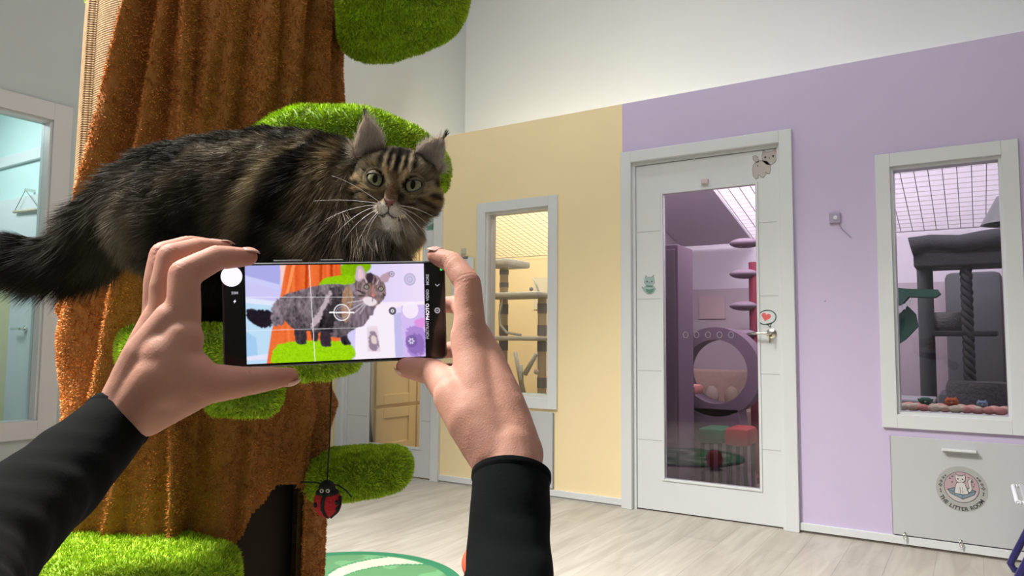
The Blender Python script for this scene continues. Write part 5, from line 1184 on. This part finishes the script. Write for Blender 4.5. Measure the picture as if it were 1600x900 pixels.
# ================================================================== THE CAT
rc_ = np.random.default_rng(5)
cat = thing('cat', P(390, 545, .98), 'long-haired brown tabby cat standing on the mossy shelf and looking at the camera', 'cat')
cb_ = bmesh.new()
def cchain(pts, bm=None):
    q = [P(a, b_, c) for a, b_, c, d in pts]
    for i in range(len(pts)-1): capsule(bm or cb_, q[i], q[i+1], pts[i][3], pts[i+1][3], 24)
    return q
# trunk of the body: rump, loin, rib cage, shoulders, neck
cchain([(258, 322, 1.02, .060), (305, 314, 1.005, .073), (370, 306, .985, .078), (440, 303, .965, .080), (505, 305, .94, .076), (555, 312, .915, .054), (588, 312, .905, .042)])
cchain([(300, 350, 1.01, .058), (380, 352, .985, .060), (460, 352, .955, .062), (530, 350, .915, .060), (572, 356, .895, .044), (585, 376, .882, .036)])
cchain([(235, 262, 1.04, .026), (300, 252, 1.02, .032), (420, 240, .975, .034), (490, 245, .945, .034)])
# hind legs: thigh, knee forward, hock back, paw
def leg_(pts): cchain(pts)
leg_([(262, 345, .985, .056), (288, 405, .975, .044), (318, 445, .970, .030), (300, 478, .975, .019), (290, 505, .975, .016), (300, 524, .970, .0150), (318, 528, .962, .0140)])
leg_([(290, 350, 1.045, .045), (325, 410, 1.055, .036), (352, 445, 1.06, .026), (340, 478, 1.06, .019), (332, 505, 1.06, .016), (342, 522, 1.055, .0150), (358, 525, 1.05, .0140)])
# front legs
leg_([(455, 345, .925, .050), (438, 400, .93, .034), (424, 440, .935, .026), (414, 480, .94, .020), (408, 510, .94, .0175), (412, 528, .935, .0165), (424, 530, .928, .0150)])
leg_([(520, 350, .955, .046), (504, 400, .965, .032), (494, 440, .97, .024), (488, 485, .975, .019), (486, 508, .975, .017), (492, 524, .97, .0160), (504, 526, .963, .0145)])
# tail
TAIL = [(224, 296, 1.045, .042), (188, 330, 1.055, .043), (150, 370, 1.06, .040), (112, 398, 1.058, .034), (68, 404, 1.05, .029), (22, 398, 1.04, .025), (-30, 390, 1.03, .022)]
TQ = cchain(TAIL)
# head, in its own frame: u right, v up, w to the viewer (units: one reference pixel at the head's distance)
HD = .85; HS = HD/FPX; HC = P(617, 286, HD); tl_ = math.radians(8.8)
hx = math.cos(tl_)*_r-math.sin(tl_)*_u; hy = math.sin(tl_)*_r+math.cos(tl_)*_u; hz = np.cross(hx, hy)
_a = math.radians(3.5); hx, hz = math.cos(_a)*hx-math.sin(_a)*hz, math.sin(_a)*hx+math.cos(_a)*hz      # turned a touch to the right
def H(x, y, z=0): return HC+(hx*x+hy*y+hz*z)*HS
def hcap(a, b_, ra, rb): capsule(cb_, H(*a), H(*b_), ra*HS, rb*HS, 24)
hcap((-16, 6, -30), (16, 6, -30), 46, 46)            # skull
hcap((-12, 28, -30), (12, 28, -30), 30, 30)          # crown
hcap((-10, 8, -4), (10, 8, -4), 24, 24)              # forehead
hcap((-40, -16, -28), (-32, -30, -10), 29, 21); hcap((40, -16, -28), (32, -30, -10), 29, 21)   # cheeks
hcap((0, 10, 8), (0, -24, 24), 12, 10)               # nose bridge
hcap((0, -24, 22), (0, -36, 27), 10, 7.5)
hcap((-8.5, -43, 16), (-10, -44, 17), 13.5, 13); hcap((8.5, -43, 16), (10, -44, 17), 13.5, 13)   # muzzle pads
hcap((0, -57, 8), (0, -58, 10), 12.5, 11)            # chin
hcap((-28, 14, -4), (-28, 16, -8), 15, 17); hcap((28, 14, -4), (28, 16, -8), 15, 17)   # brows
hcap((-20, -60, -28), (20, -60, -28), 26, 26)        # throat
cme = organic(cb_, .0032, 5)
Vc, Tc = mesh_arrays(cme); Nc = vnormals(Vc, Tc)
# eye sockets and nose pressed into the head
def loc(p): d = p-HC; return np.stack([d@hx, d@hy, d@hz], 1)/HS
EYE = [(-29.3, 0.5), (29.3, 0.5)]
hl = loc(Vc)
for ex_, ey_ in EYE:
    r2 = ((hl[:, 0]-ex_)/12.5)**2+((hl[:, 1]-ey_)/10.5)**2; Vc = Vc-hz*(HS*9*np.exp(-r2**1.5)*(hl[:, 2] > -25))[:, None]
hl = loc(Vc); Nc = vnormals(Vc, Tc)
# ears as thin cupped shells welded into the same skin mesh
def ear(bl, br, tip, depth, seed, nu=16, nvv=22):
    bl, br, tip = np.array(bl, float), np.array(br, float), np.array(tip, float); V0, V1 = [], []
    for j in range(nvv):
        t = j/(nvv-1); wv = (1-t**1.7)**.85*(1+.06*math.sin(PI*t)); mid = (bl+br)/2*(1-t)+tip*t
        bow = np.array([0, 0, 0.])
        for i in range(nu):
            s_ = i/(nu-1)*2-1; half = (br-bl)/2
            p = mid+half*s_*wv; back = depth*(1-s_*s_)*(1-t)**.8; p = p+np.array([0, 0, -back-(1-t)*6*abs(s_)*0]); V0.append(H(*p)); V1.append(H(p[0], p[1], p[2]-1.6))
    V0, V1 = np.array(V0), np.array(V1); F = grid_faces(nvv, nu); n_ = nu*nvv; k = np.arange(nvv-1)
    side = np.vstack([np.stack([k*nu, (k+1)*nu, n_+(k+1)*nu, n_+k*nu], 1), np.stack([k*nu+nu-1, n_+k*nu+nu-1, n_+(k+1)*nu+nu-1, (k+1)*nu+nu-1], 1)])
    return V0, V1, F, side
def hloc(px, py): # reference point -> head frame x,y
    d = np.array([px-617., -(py-286.)]); return d[0]*math.cos(tl_)-d[1]*math.sin(tl_), d[0]*math.sin(tl_)+d[1]*math.cos(tl_)
eL = (*hloc(552, 243), -24), (*hloc(599, 232), -20), (*hloc(570, 179), -18)
eR = (*hloc(646, 238), -22), (*hloc(681, 268), -26), (*hloc(692, 210), -20)
ears = [ear(*eL, 10, 1), ear(*eR, 9, 2)]

# ---- coat colours. Body coat is mapped on the cat's own side view, the face on the head frame
def side(p):  # orthographic side view of the animal
    d = p-CP; return np.stack([800+(d@_r)/.96*FPX, 450-(d@_u)/.96*FPX], 1)
def lin(r, g, b_): return np.array(s2l((r, g, b_)))
K0, K1, K2, K3, K4 = lin(44, 40, 35), lin(98, 90, 76), lin(140, 126, 104), lin(176, 158, 124), lin(190, 176, 150)
STROKES = [  # x0,y0,x1,y1, halfwidth, colour, strength  (in side-view coordinates)
    (230, 235, 560, 215, 20, lin(32, 30, 27), .8), (240, 262, 300, 240, 16, lin(30, 27, 24), .7),
    (505, 225, 440, 300, 12, K3, .75), (440, 300, 385, 375, 13, K3, .7), (470, 235, 425, 255, 12, K2, .7), (320, 245, 430, 232, 13, K2, .75), (290, 280, 400, 272, 12, K2, .6), (380, 300, 345, 380, 12, K1, .6), (410, 330, 380, 400, 12, K2, .6),
    (520, 235, 470, 330, 17, lin(14, 12, 11), .95), (470, 330, 415, 405, 24, lin(10, 9, 9), .95), (430, 410, 420, 500, 26, lin(12, 11, 11), .9), (500, 400, 490, 500, 24, lin(16, 14, 13), .8), (330, 420, 330, 520, 60, lin(26, 23, 20), .7),
    (345, 290, 320, 400, 26, lin(22, 20, 18), .7), (270, 290, 250, 370, 22, K1, .5), (225, 330, 215, 385, 14, K2, .6), (206, 300, 160, 330, 14, K2, .45), (290, 340, 275, 400, 16, lin(24, 21, 19), .7),
    (552, 250, 538, 320, 15, lin(160, 140, 108), .9), (562, 300, 558, 345, 14, lin(140, 122, 96), .8), (545, 330, 520, 375, 15, lin(138, 118, 88), .75), (500, 290, 495, 350, 10, lin(44, 38, 30), .6), (520, 270, 512, 330, 8, lin(118, 98, 70), .5),
    (80, 400, -40, 390, 60, lin(30, 27, 25), .9), (180, 340, 130, 390, 34, lin(92, 84, 72), .7), (215, 330, 190, 400, 18, lin(130, 120, 104), .6)]
def bodycol(p):
    q = side(p); n_ = vnoise(p, 26, 3)[:, None]; n2 = vnoise(p*np.array([1, 1, .45]), 85, 5)[:, None]; c_ = K0*(1-n_)+K1*n_; c_ = c_*(.7+.7*n2)
    wob = q+(np.stack([vnoise(p, 40, 9), vnoise(p, 40, 10)], 1)-.5)*22
    for x0, y0, x1, y1, w_, cl, st in STROKES:
        d_, _ = ptseg(wob, (x0, y0), (x1, y1)); k_ = (st*np.exp(-(d_/w_)**2*.9))[:, None]; c_ = c_*(1-k_)+cl*(.75+.5*n2)*k_
    # chest ruff: long grey and dark locks
    d_, _ = ptseg(q, (560, 350), (600, 400)); k_ = (np.exp(-(d_/48)**2)*.9)[:, None]*(q[:, 1] > 318)[:, None]
    lock = (vnoise(np.stack([q[:, 0]*.14, q[:, 1]*.02, q[:, 0]*0], 1), 1, 6) > .5)[:, None]; c_ = c_*(1-k_)+np.where(lock, lin(156, 140, 122), lin(62, 55, 48))*k_
    return c_
FS = [  # face strokes, mirrored unless 'm' is 0: (x0,y0,x1,y1,w,col,strength,mirror)
    (0, 64, 0, 26, 11, lin(24, 21, 20), 1, 0), (0, 28, 0, 8, 5, lin(34, 28, 24), .85, 0),
    (12, 48, 13, 15, 3.6, lin(26, 22, 20), 1, 1), (18, 46, 19, 18, 2.6, lin(190, 172, 144), .9, 1), (6.8, 36, 6.6, 14, 2.0, lin(180, 162, 134), .9, 1), (24, 44, 25, 20, 3.2, lin(30, 26, 22), .95, 1), (33, 56, 46, 34, 9, lin(30, 26, 22), .75, 1),
    (30, 42, 34, 22, 4, lin(160, 144, 118), .6, 1), (14, 14, 16, -4, 3, lin(206, 180, 140), .8, 1), (27, 17, 44, 10, 3, lin(150, 134, 110), .5, 1), (30, 60, 50, 40, 14, lin(46, 40, 34), .8, 1),
    (0, 6, 0, -18, 6, lin(122, 100, 74), .75, 0), (0, -18, 0, -28, 7.5, lin(116, 84, 60), .6, 0), (12, -2, 10, -20, 3.2, lin(60, 46, 34), .7, 1),
    (30, -17, 14, -8, 5.2, lin(34, 28, 24), .85, 1), (38, -9, 60, -15, 4.4, lin(30, 26, 22), .9, 1), (36, -21, 56, -28, 3.4, lin(34, 28, 24), .8, 1), (42, 6, 64, 4, 4.2, lin(32, 27, 23), .8, 1), (26, -19, 40, -14, 2.6, lin(200, 178, 140), .7, 1), (46, -2, 62, -5, 3.4, lin(184, 154, 110), .65, 1), (44, -18, 62, -20, 3.0, lin(176, 146, 104), .55, 1),
    (12, -41, 26, -36, 7, lin(170, 144, 108), .7, 1), (14, -33, 30, -30, 1.6, lin(50, 36, 26), .8, 1), (14, -38, 30, -36, 1.5, lin(50, 36, 26), .8, 1), (15, -43, 29, -42, 1.4, lin(50, 36, 26), .8, 1),
    (4, -46, 9, -52, 6, lin(232, 224, 214), .95, 1), (6, -38, 10, -42, 4.2, lin(220, 206, 190), .75, 1), (0, -58, 0, -64, 14, lin(255, 250, 245), 1.0, 0), (12, -54, 18, -50, 6, lin(226, 214, 200), .8, 1), (14, -58, 26, -52, 5, lin(180, 168, 152), .7, 1), (34, -44, 52, -46, 9, lin(108, 94, 74), .6, 1), (40, -36, 58, -40, 3, lin(56, 48, 38), .6, 1),
    (0, -41.5, 0, -50, 1.1, lin(40, 28, 24), .95, 0), (0, -50, 7, -54.5, 1.2, lin(36, 26, 22), .95, 1), (7, -54.5, 19, -53, 1.2, lin(44, 34, 28), .9, 1)]
def facecol(h, p, fine=True):
    n1 = vnoise(np.stack([h[:, 0]*.16, h[:, 1]*.07, h[:, 2]*.1], 1), 1, 2)[:, None]; n2 = vnoise(np.stack([h[:, 0]*.5, h[:, 1]*.22, h[:, 2]*.2], 1), 1, 4)[:, None]
    c_ = lin(108, 95, 77)*(1-n1)+lin(162, 143, 115)*n1; c_ = c_*(.65+.7*n2)
    hw_ = h[:, :2]+(np.stack([vnoise(h, .25, 11), vnoise(h, .25, 12)], 1)-.5)*2.4
    for x0, y0, x1, y1, w_, cl, st, mi in FS:
        st = min(1, st*1.15); w_ = w_*1.12; cl = cl*(.30 if cl.mean() < .035 else 1.15)
        for s_ in ((1, -1) if mi else (1,)):
            d_, _ = ptseg(hw_, (x0*s_, y0), (x1*s_, y1)); k_ = (st*np.exp(-(d_/w_)**2*.9)*(h[:, 2] > -30))[:, None]; c_ = c_*(1-k_)+cl*k_*(.85+.3*n2)
    for ex_, ey_ in EYE:   # dark lids, pale ring outside them
        r_ = np.hypot((h[:, 0]-ex_)/1.12, (h[:, 1]-ey_)); k_ = (np.exp(-((r_-18.5)/2.4)**2)*.85*(h[:, 2] > -12)*(h[:, 1] < ey_+8))[:, None]; c_ = c_*(1-k_)+lin(186, 170, 138)*k_
        k_ = (np.clip((14.4-r_)/1.6, 0, 1)*(h[:, 2] > -14))[:, None]; c_ = c_*(1-k_)+lin(20, 16, 14)*k_
    return c_
def headw(h):  # 1 on the face and head, 0 on the body
    r_ = np.sqrt((h[:, 0]/74)**2+((h[:, 1]+8)/(70))**2+((h[:, 2]+18)/62)**2); return np.clip((1.12-r_)/.16, 0, 1)
def coat(p):
    h = loc(p); w_ = headw(h)[:, None]; return bodycol(p)*np.array((.80, .81, .84))*(1-w_)+facecol(h, p)*w_
NOSE = lambda h: (np.abs(h[:, 0]) < 8.2-np.clip((-31-h[:, 1])*.72, 0, 7)) & (h[:, 1] < -31+.04*h[:, 0]**2) & (h[:, 1] > -43) & (h[:, 2] > 10)

# ---- fur direction and length
tailpts = np.array(TQ)
def flow(p, n):
    h = loc(p); w_ = headw(h)[:, None]; k = len(p)
    back = unit(P(250, 320, 1.03)-P(520, 300, .93)); d = np.tile(back, (k, 1))+np.array([0, 0, -.55])
    # ruff falls down and forward
    q = side(p); rf = (np.exp(-(ptseg(q, (555, 330), (600, 400))[0]/60)**2))[:, None]; d = d*(1-rf)+rf*(np.array([0, 0, -1.1])+.25*_r*np.sign(q[:, :1]-560)-.2*_v)
    # legs: downwards
    lg = np.clip((q[:, 1:2]-415)/30, 0, 1)*(q[:, :1] > 205); d = d*(1-lg)+lg*np.array([0, 0, -1.0])
    # tail: along it and hanging
    dd = np.full(k, 1e9); td = np.zeros((k, 3))
    for a, b_ in zip(tailpts, tailpts[1:]):
        D_, t_ = todist(p, a, b_); m_ = D_ < dd; dd = np.where(m_, D_, dd); td[m_] = unit(b_-a)
    tw = (np.clip((235-q[:, 0])/35, 0, 1)*(q[:, 1] > 0))[:, None]; d = d*(1-tw)+tw*(td*1.0+np.array([0, 0, -.62]))
    # head: away from the nose
    fd = np.stack([h[:, 0]*1.0, (h[:, 1]+34)*1.0, -10-np.abs(h[:, 0])*.5], 1); up_ = (np.abs(h[:, 0]) < 22) & (h[:, 1] > -30); fd[up_, 0] *= .5
    low = h[:, 1] < -50; fd[low] = np.stack([h[low, 0]*.8, -18+0*h[low, 0], -6+0*h[low, 0]], 1)
    fd = unit(fd); fw = hx*fd[:, :1]+hy*fd[:, 1:2]+hz*fd[:, 2:]
    d = unit(d)*(1-w_)+fw*w_*1.2
    d = d-n*((d*n).sum(1, keepdims=True)); return d, w_, h, q, tw, rf, lg
def cat_len(p, n):
    d, w_, h, q, tw, rf, lg = flow(p, n); k = len(p); L = np.full((k, 1), .024); L = L*(1-rf)+.044*rf; tb = np.clip((q[:, :1]-60)/150, 0, 1); L = L*(1-tw)+(.056-.014*tb)*tw; L = L*(1-lg)+.012*lg
    top = np.clip(n[:, 2:3], 0, 1); L = L*(1-.5*top)
    rr_ = np.sqrt(h[:, 0]**2+(h[:, 1]+10)**2)[:, None]; fl_ = .0032+np.clip((rr_-26)/40, 0, 1)*.0120; fl_ = np.where((h[:, 1:2] < -40) & (np.abs(h[:, :1]) > 22), fl_+.008, fl_)
    fl_ = np.where((h[:, 1:2] > 30), np.minimum(fl_, .0075), fl_)
    for ex_, ey_ in EYE:
        r_ = np.hypot((h[:, 0]-ex_)/1.15, h[:, 1]-ey_)[:, None]; fl_ = np.where(r_ < 17, .0014, fl_)
    fl_ = np.where((np.abs(h[:, :1]) < 20) & (h[:, 1:2] < -24) & (h[:, 1:2] > -72), .0024, fl_); fl_ = np.where((np.abs(h[:, :1]) < 11) & (h[:, 1:2] < -26) & (h[:, 1:2] > -50), .0015, fl_)
    return (L*(1-w_)+fl_*w_)[:, 0]*(.7+.6*rc_.random(k))
def cat_dir(p, n):
    d, w_, h, q, tw, rf, lg = flow(p, n); k = len(p)
    jit = np.stack([vnoise(p, 55, 31)-.5, vnoise(p, 55, 32)-.5, vnoise(p, 55, 33)-.5], 1)
    lift = (.42-.22*np.clip(n[:, 2:3], 0, 1))*(1-w_)+.22*w_; return unit(d)*1.0+n*lift+jit*(.75*(1-w_)+.18*w_)+rc_.normal(size=p.shape)*(.13*(1-w_)+.07*w_)
def cat_bend(p, n):
    d, w_, h, q, tw, rf, lg = flow(p, n); return (np.array([0, 0, -.007])-n*.005)*(1-w_)-n*.0012*w_
def cat_w(p):
    h = loc(p); w_ = headw(h); return .00054*(1-w_)+.00032*w_
def cat_cf(p, n):
    c_ = coat(p); v_ = .62+.76*rc_.random((len(p), 1)); return np.clip(c_*v_*.75, 0, 1), np.clip(c_*v_*1.25+.004, 0, 1)
def mask_all(c):
    h = loc(c); q = side(c); m_ = np.ones(len(c)); dvi = (c-CP)@_v
    for ex_, ey_ in EYE: m_[(np.hypot((h[:, 0]-ex_)/1.12, h[:, 1]-ey_) < 12.6) & (h[:, 2] > -20)] = 0
    m_[NOSE(h)] = 0; w_ = headw(h); m_ = m_*np.where(w_ > .5, np.where(h[:, 2] > -40, 9, 2), 1); m_[(q[:, 1] > 440)] *= .6; return m_
parts_V, parts_T, parts_C = [Vc], [Tc], [coat(Vc)*.62]
nm = NOSE(hl); parts_C[0][nm] = lin(142, 92, 80)*(.8+.3*vnoise(Vc[nm]*1.0, 900, 3)[:, None])
nst = (np.hypot(np.abs(hl[:, 0])-4.6, (hl[:, 1]+37.5)*1.3) < 2.2) & nm; parts_C[0][nst] = lin(40, 24, 20)
off = len(Vc); furV, furF, furC = [], [], []
S = strands(Vc, Tc, 310000, rc_, cat_len, cat_dir, cat_w, cat_cf, 3, bendf=cat_bend, mask=mask_all); furV.append(S[0]); furF.append(S[1]); furC.append(S[2])
for ei, (V0, V1, F, sd) in enumerate(ears):
    n_ = len(V0); nvv, nu = 22, 16; Ve = np.vstack([V0, V1]); Fq = np.vstack([F, F[:, ::-1]+n_, sd]); Te = np.vstack([Fq[:, [0, 1, 2]], Fq[:, [0, 2, 3]]])
    t = np.repeat(np.arange(nvv)/(nvv-1), nu)[:, None]; s_ = np.abs(np.tile(np.arange(nu)/(nu-1)*2-1, nvv))[:, None]
    cin = lin(238, 208, 196)*(1-t)+lin(226, 208, 198)*t; cin = np.where(s_ > .88, lin(226, 206, 168), cin); cin = np.where((s_ < .5) & (t < .22), lin(140, 104, 92), cin)
    cout = np.tile(lin(40, 35, 31), (n_, 1)); parts_V.append(Ve); parts_T.append(Te+off); parts_C.append(np.vstack([cin, cout])); off += len(Ve)
    Ti = np.vstack([F[:, [0, 1, 2]], F[:, [0, 2, 3]]]); inner_side = (-1 if ei == 0 else 1)
    # inner hairs: long pale wisps from the outer edge and base, sweeping across
    tip = V0[-1]; basec = V0[nu//2]
    up_e = unit(tip-basec)
    S = strands(V0+hz*.0010, Ti, 2600, rc_, lambda p, n: .008+.010*rc_.random(len(p)), lambda p, n: up_e*1.0+hz*.55+rc_.normal(size=p.shape)*.24-hx*inner_side*(.25), .00024, lambda p, n: (lambda v_: (lin(205, 188, 176)*v_, lin(235, 228, 220)*v_))(.6+.6*rc_.random((len(p), 1))), 3, bendf=lambda p, n: hx*.002+0*p, mask=lambda c: np.exp(-(((c-basec)@up_e)/.016))+.10)
    furV.append(S[0]); furF.append(S[1]); furC.append(S[2])
    # short coat on the back of the ear, running over the rim
    S = strands(V1-hz*.0015, Ti[:, ::-1], 2600, rc_, lambda p, n: .0025+.002*rc_.random(len(p)), lambda p, n: up_e*.7-hz*1.0+rc_.normal(size=p.shape)*.10, .0004, lambda p, n: (lambda v_: (lin(40, 35, 30)*v_, lin(60, 53, 45)*v_))(.6+.8*rc_.random((len(p), 1))), 2)
    furV.append(S[0]); furF.append(S[1]); furC.append(S[2])
    # lynx tuft at the tip, wisps over the outer base
    tt_ = np.array([V0[-nu], V0[-1], V0[-nu-3], V0[-2*nu+3]]); TT = np.array([[0, 1, 2], [1, 2, 3]])
    S = strands(tt_+hz*.0004, TT, 160, rc_, lambda p, n: .006+.008*rc_.random(len(p)), lambda p, n: up_e+rc_.normal(size=p.shape)*.14, .00035, lambda p, n: (np.tile(lin(26, 22, 20), (len(p), 1)), np.tile(lin(34, 29, 26), (len(p), 1))), 3)
    furV.append(S[0]); furF.append(S[1]); furC.append(S[2])
    eb = V0[0] if ei == 0 else V0[nu-1]; eb2 = V0[6*nu] if ei == 0 else V0[7*nu-1]
    tt_ = np.array([eb, eb2, eb-hz*.004, eb2-hz*.004]); S = strands(tt_, TT, 260, rc_, lambda p, n: .008+.012*rc_.random(len(p)), lambda p, n: hx*inner_side*.5+hy*.35+hz*.3+rc_.normal(size=p.shape)*.3, .0003, lambda p, n: (np.tile(lin(150, 136, 120), (len(p), 1)), np.tile(lin(206, 196, 182), (len(p), 1))), 3, bendf=lambda p, n: -hy*.003+0*p)
    furV.append(S[0]); furF.append(S[1]); furC.append(S[2])
groups = [(np.vstack(parts_T), 0)]; allV = parts_V[:]; allC = parts_C[:]
for a, f_, c_ in zip(furV, furF, furC): groups.append((f_+off, 0)); allV.append(a); allC.append(c_); off += len(a)
# toes: nothing added (the paws stay inside the one skin)
fm_ = colmat('tabby_coat', .78, .08)
np_mesh('body', np.vstack(allV), groups, [fm_], np.clip(np.vstack(allC), 0, 1), parent=cat)

# eyes
def eyeball(ex_, ey_, name):
    c = H(ex_, ey_, 0.5); R_e = 15.2*HS; n1, n2 = 48, 40
    th_, ph_ = np.meshgrid(np.linspace(0, 2*PI, n1, endpoint=False), np.linspace(0, PI*.62, n2)); x = np.sin(ph_)*np.cos(th_); y = np.sin(ph_)*np.sin(th_); z = np.cos(ph_)
    V = c+R_e*(hx*x.ravel()[:, None]+hy*y.ravel()[:, None]+hz*z.ravel()[:, None]*.9); rr = np.hypot(x, y).ravel(); an = th_.ravel()
    ir = lin(116, 118, 86)*(1-np.clip((rr-.25)/.4, 0, 1))[:, None]+lin(162, 160, 128)*np.clip((rr-.3)/.5, 0, 1)[:, None]; ir = ir*(.8+.35*vnoise(np.stack([np.cos(an)*7, np.sin(an)*7, rr*2], 1), 1, 3)[:, None])
    ir = np.where((rr > .80)[:, None], lin(24, 20, 16), ir)
    F = grid_faces(n2, n1, True); e = np_mesh(name, V, [(F, 0)], [em], ir, parent=cat)
    m = MB(); rws = []
    for q_ in (1, .75, .5, .25):
        rws.append([m.bm.verts.new(Vector([float(v_) for v_ in c+R_e*(hx*.26*q_*math.cos(t)+hy*.48*q_*math.sin(t)+hz*(.9*math.sqrt(1-(.26*q_*math.cos(t))**2-(.48*q_*math.sin(t))**2)+.014))])) for t in np.linspace(0, 2*PI, 33)[:-1]])
    for A_, B_ in zip(rws, rws[1:]):
        for k in range(32): m.face([A_[k], A_[(k+1) % 32], B_[(k+1) % 32], B_[k]])
    m.face(rws[-1])
    m.build('pupil', pm_, e, smooth=True)
    # lids: a dark almond rim around the ball
    lid = []
    for t in np.linspace(0, 2*PI, 41)[:-1]:
        s_ = 1 if ex_ > 0 else -1; x_ = .93*math.cos(t); y_ = (.50 if math.sin(t) > 0 else .70)*math.sin(t)*(1-.18*abs(math.cos(t))**3)+.20*s_*math.cos(t); zz_ = math.sqrt(max(.02, 1.05-x_*x_-y_*y_)); lid.append(c+R_e*(hx*x_*1.02+hy*y_*1.02+hz*(zz_*.9+.02)))
    m = MB(); m.tube(lid, .0008, 8, closed=True); m.build('eyelid', lidm, e, smooth=True)
    # skin of the lids: from the almond opening out over the ball to the socket
    m = MB(); R0 = []; R1 = []; R2 = []
    for k, p in enumerate(lid):
        t = 2*PI*k/40; d_ = (p-c)/R_e; a_, b_ = d_@hx, d_@hy; q_ = math.hypot(a_, b_)
        R0.append(m.bm.verts.new(Vector([float(v_) for v_ in p])))
        for sc_, L_r in ((1.0, R1), (1.10, R2)):
            a2, b2_ = (a_+(math.cos(t)*sc_-a_)*(.75 if sc_ == 1.0 else 1), b_+(math.sin(t)*sc_-b_)*(.75 if sc_ == 1.0 else 1)); rr2 = math.hypot(a2, b2_)
            zc = math.sqrt(max(0, 1.10-rr2*rr2*.80)); L_r.append(m.bm.verts.new(Vector([float(v_) for v_ in c+R_e*(hx*a2+hy*b2_+hz*zc*(.93 if sc_ == 1.0 else .72))])))
    for A_, B_ in ((R0, R1), (R1, R2)):
        for k in range(40): m.face([A_[k], A_[(k+1) % 40], B_[(k+1) % 40], B_[k]])
    m.build('eyelid_skin', lidm2, e, smooth=True)
lidm = mat('dark_lid', (.012, .010, .009), .4); lidm2 = mat('lid_fur', lin(96, 82, 64), .9, var=.5, scale=900)
em = colmat('cat_iris', .25, .35); em.node_tree.nodes['Principled BSDF'].inputs['Coat Weight'].default_value = .15; em.node_tree.nodes['Principled BSDF'].inputs['Coat Roughness'].default_value = .02
pm_ = mat('pupil_black', (.002, .002, .002), .35, spec=.2)
eyeball(-29.3, .5, 'eye'); eyeball(29.3, .5, 'eye')
# pale rims of the ears
for V0, V1, F_, sd_ in ears:
    G = V0.reshape(22, 16, 3); rim_ = list(G[1:, 0]+hz*.0004)+list(G[::-1][1:, -1]+hz*.0004)
    MB().tube(rim_, .00075, 6).build('ear_rim', mat('tan_rim', lin(176, 152, 112), .8), cat, smooth=True)
# nose leather
m = MB(); rows = []
for i_ in range(9):
    t = i_/8; y_ = -29.5-12.5*t; hw2 = 9.4*(1-t)**.75+1.0; row = []
    for j in range(11):
        u2 = j/10*2-1; bulge = 4.2*math.sqrt(max(0, 1-u2*u2*.92))*math.sin(PI*(.18+.72*t)); dip = 1.6*math.exp(-((abs(u2)*hw2-4.4)/1.7)**2-((y_+37.0)/1.9)**2)
        row.append(m.bm.verts.new(Vector([float(v_) for v_ in H(u2*hw2, y_+1.2*u2*u2, 30.5+bulge-dip)])))
    rows.append(row)
for A_, B_ in zip(rows, rows[1:]):
    for k in range(10): m.face([A_[k], A_[k+1], B_[k+1], B_[k]])
m.build('nose', mat('nose_leather', lin(122, 76, 66), .5, var=.3, scale=500), cat, smooth=True)
for s_ in (-1, 1):
    m = MB(); m.ball(H(s_*4.6, -37.2, 33.2), 1.9*HS, 1.5*HS, 1.3*HS, n=12); m.build('nostril', mat('nostril_dark', (.02, .012, .010), .7), cat, smooth=True)
m = MB(); m.tube([H(0, -41.5, 32), H(0, -45, 30.5), H(0, -49.5, 28.5)], .0005, 6); m.tube([H(-14, -54, 23), H(-9, -55, 26.4), H(-4, -53.2, 28.3), H(0, -49.5, 28.6), H(4, -53.2, 28.3), H(9, -55, 26.4), H(14, -54, 23)], [.0002, .0004, .0004, .0004, .0004, .0004, .0002], 6)
m.build('mouth', lidm, cat, smooth=True)
# whiskers
wm = mat('white_whisker', (.75, .74, .72), .35)
m = MB()
for s_ in (-1, 1):
    wl = [(-14, -36, -62, -12, -92, -8), (-16, -40, -50, -46, -92, -76), (-16, -42, -44, -52, -74, -96), (-14, -45, -40, -62, -60, -104), (-13, -47, -30, -70, -40, -112), (-16, -38, -60, -38, -112, -50), (-12, -49, -24, -68, -26, -96)]
    if s_ > 0: wl = [(14, -38, 40, -42, 66, -60), (14, -42, 34, -54, 50, -74), (13, -46, 26, -62, 34, -86), (14, -36, 44, -34, 76, -48), (12, -48, 20, -66, 24, -90), (14, -40, 44, -52, 70, -84)]
    for (x0, y0, x1, y1, x2, y2) in wl:
        pts = [];
        for t in np.linspace(0, 1, 14):
            x_ = (1-t)**2*x0+2*t*(1-t)*x1+t*t*x2; y_ = (1-t)**2*y0+2*t*(1-t)*y1+t*t*y2; pts.append(H(x_, y_, 24+10*math.sin(PI*t*.8)))
        m.tube(pts, list(np.linspace(.00027, .00008, 14)), 5)
m.build('whiskers', wm, cat, smooth=True)
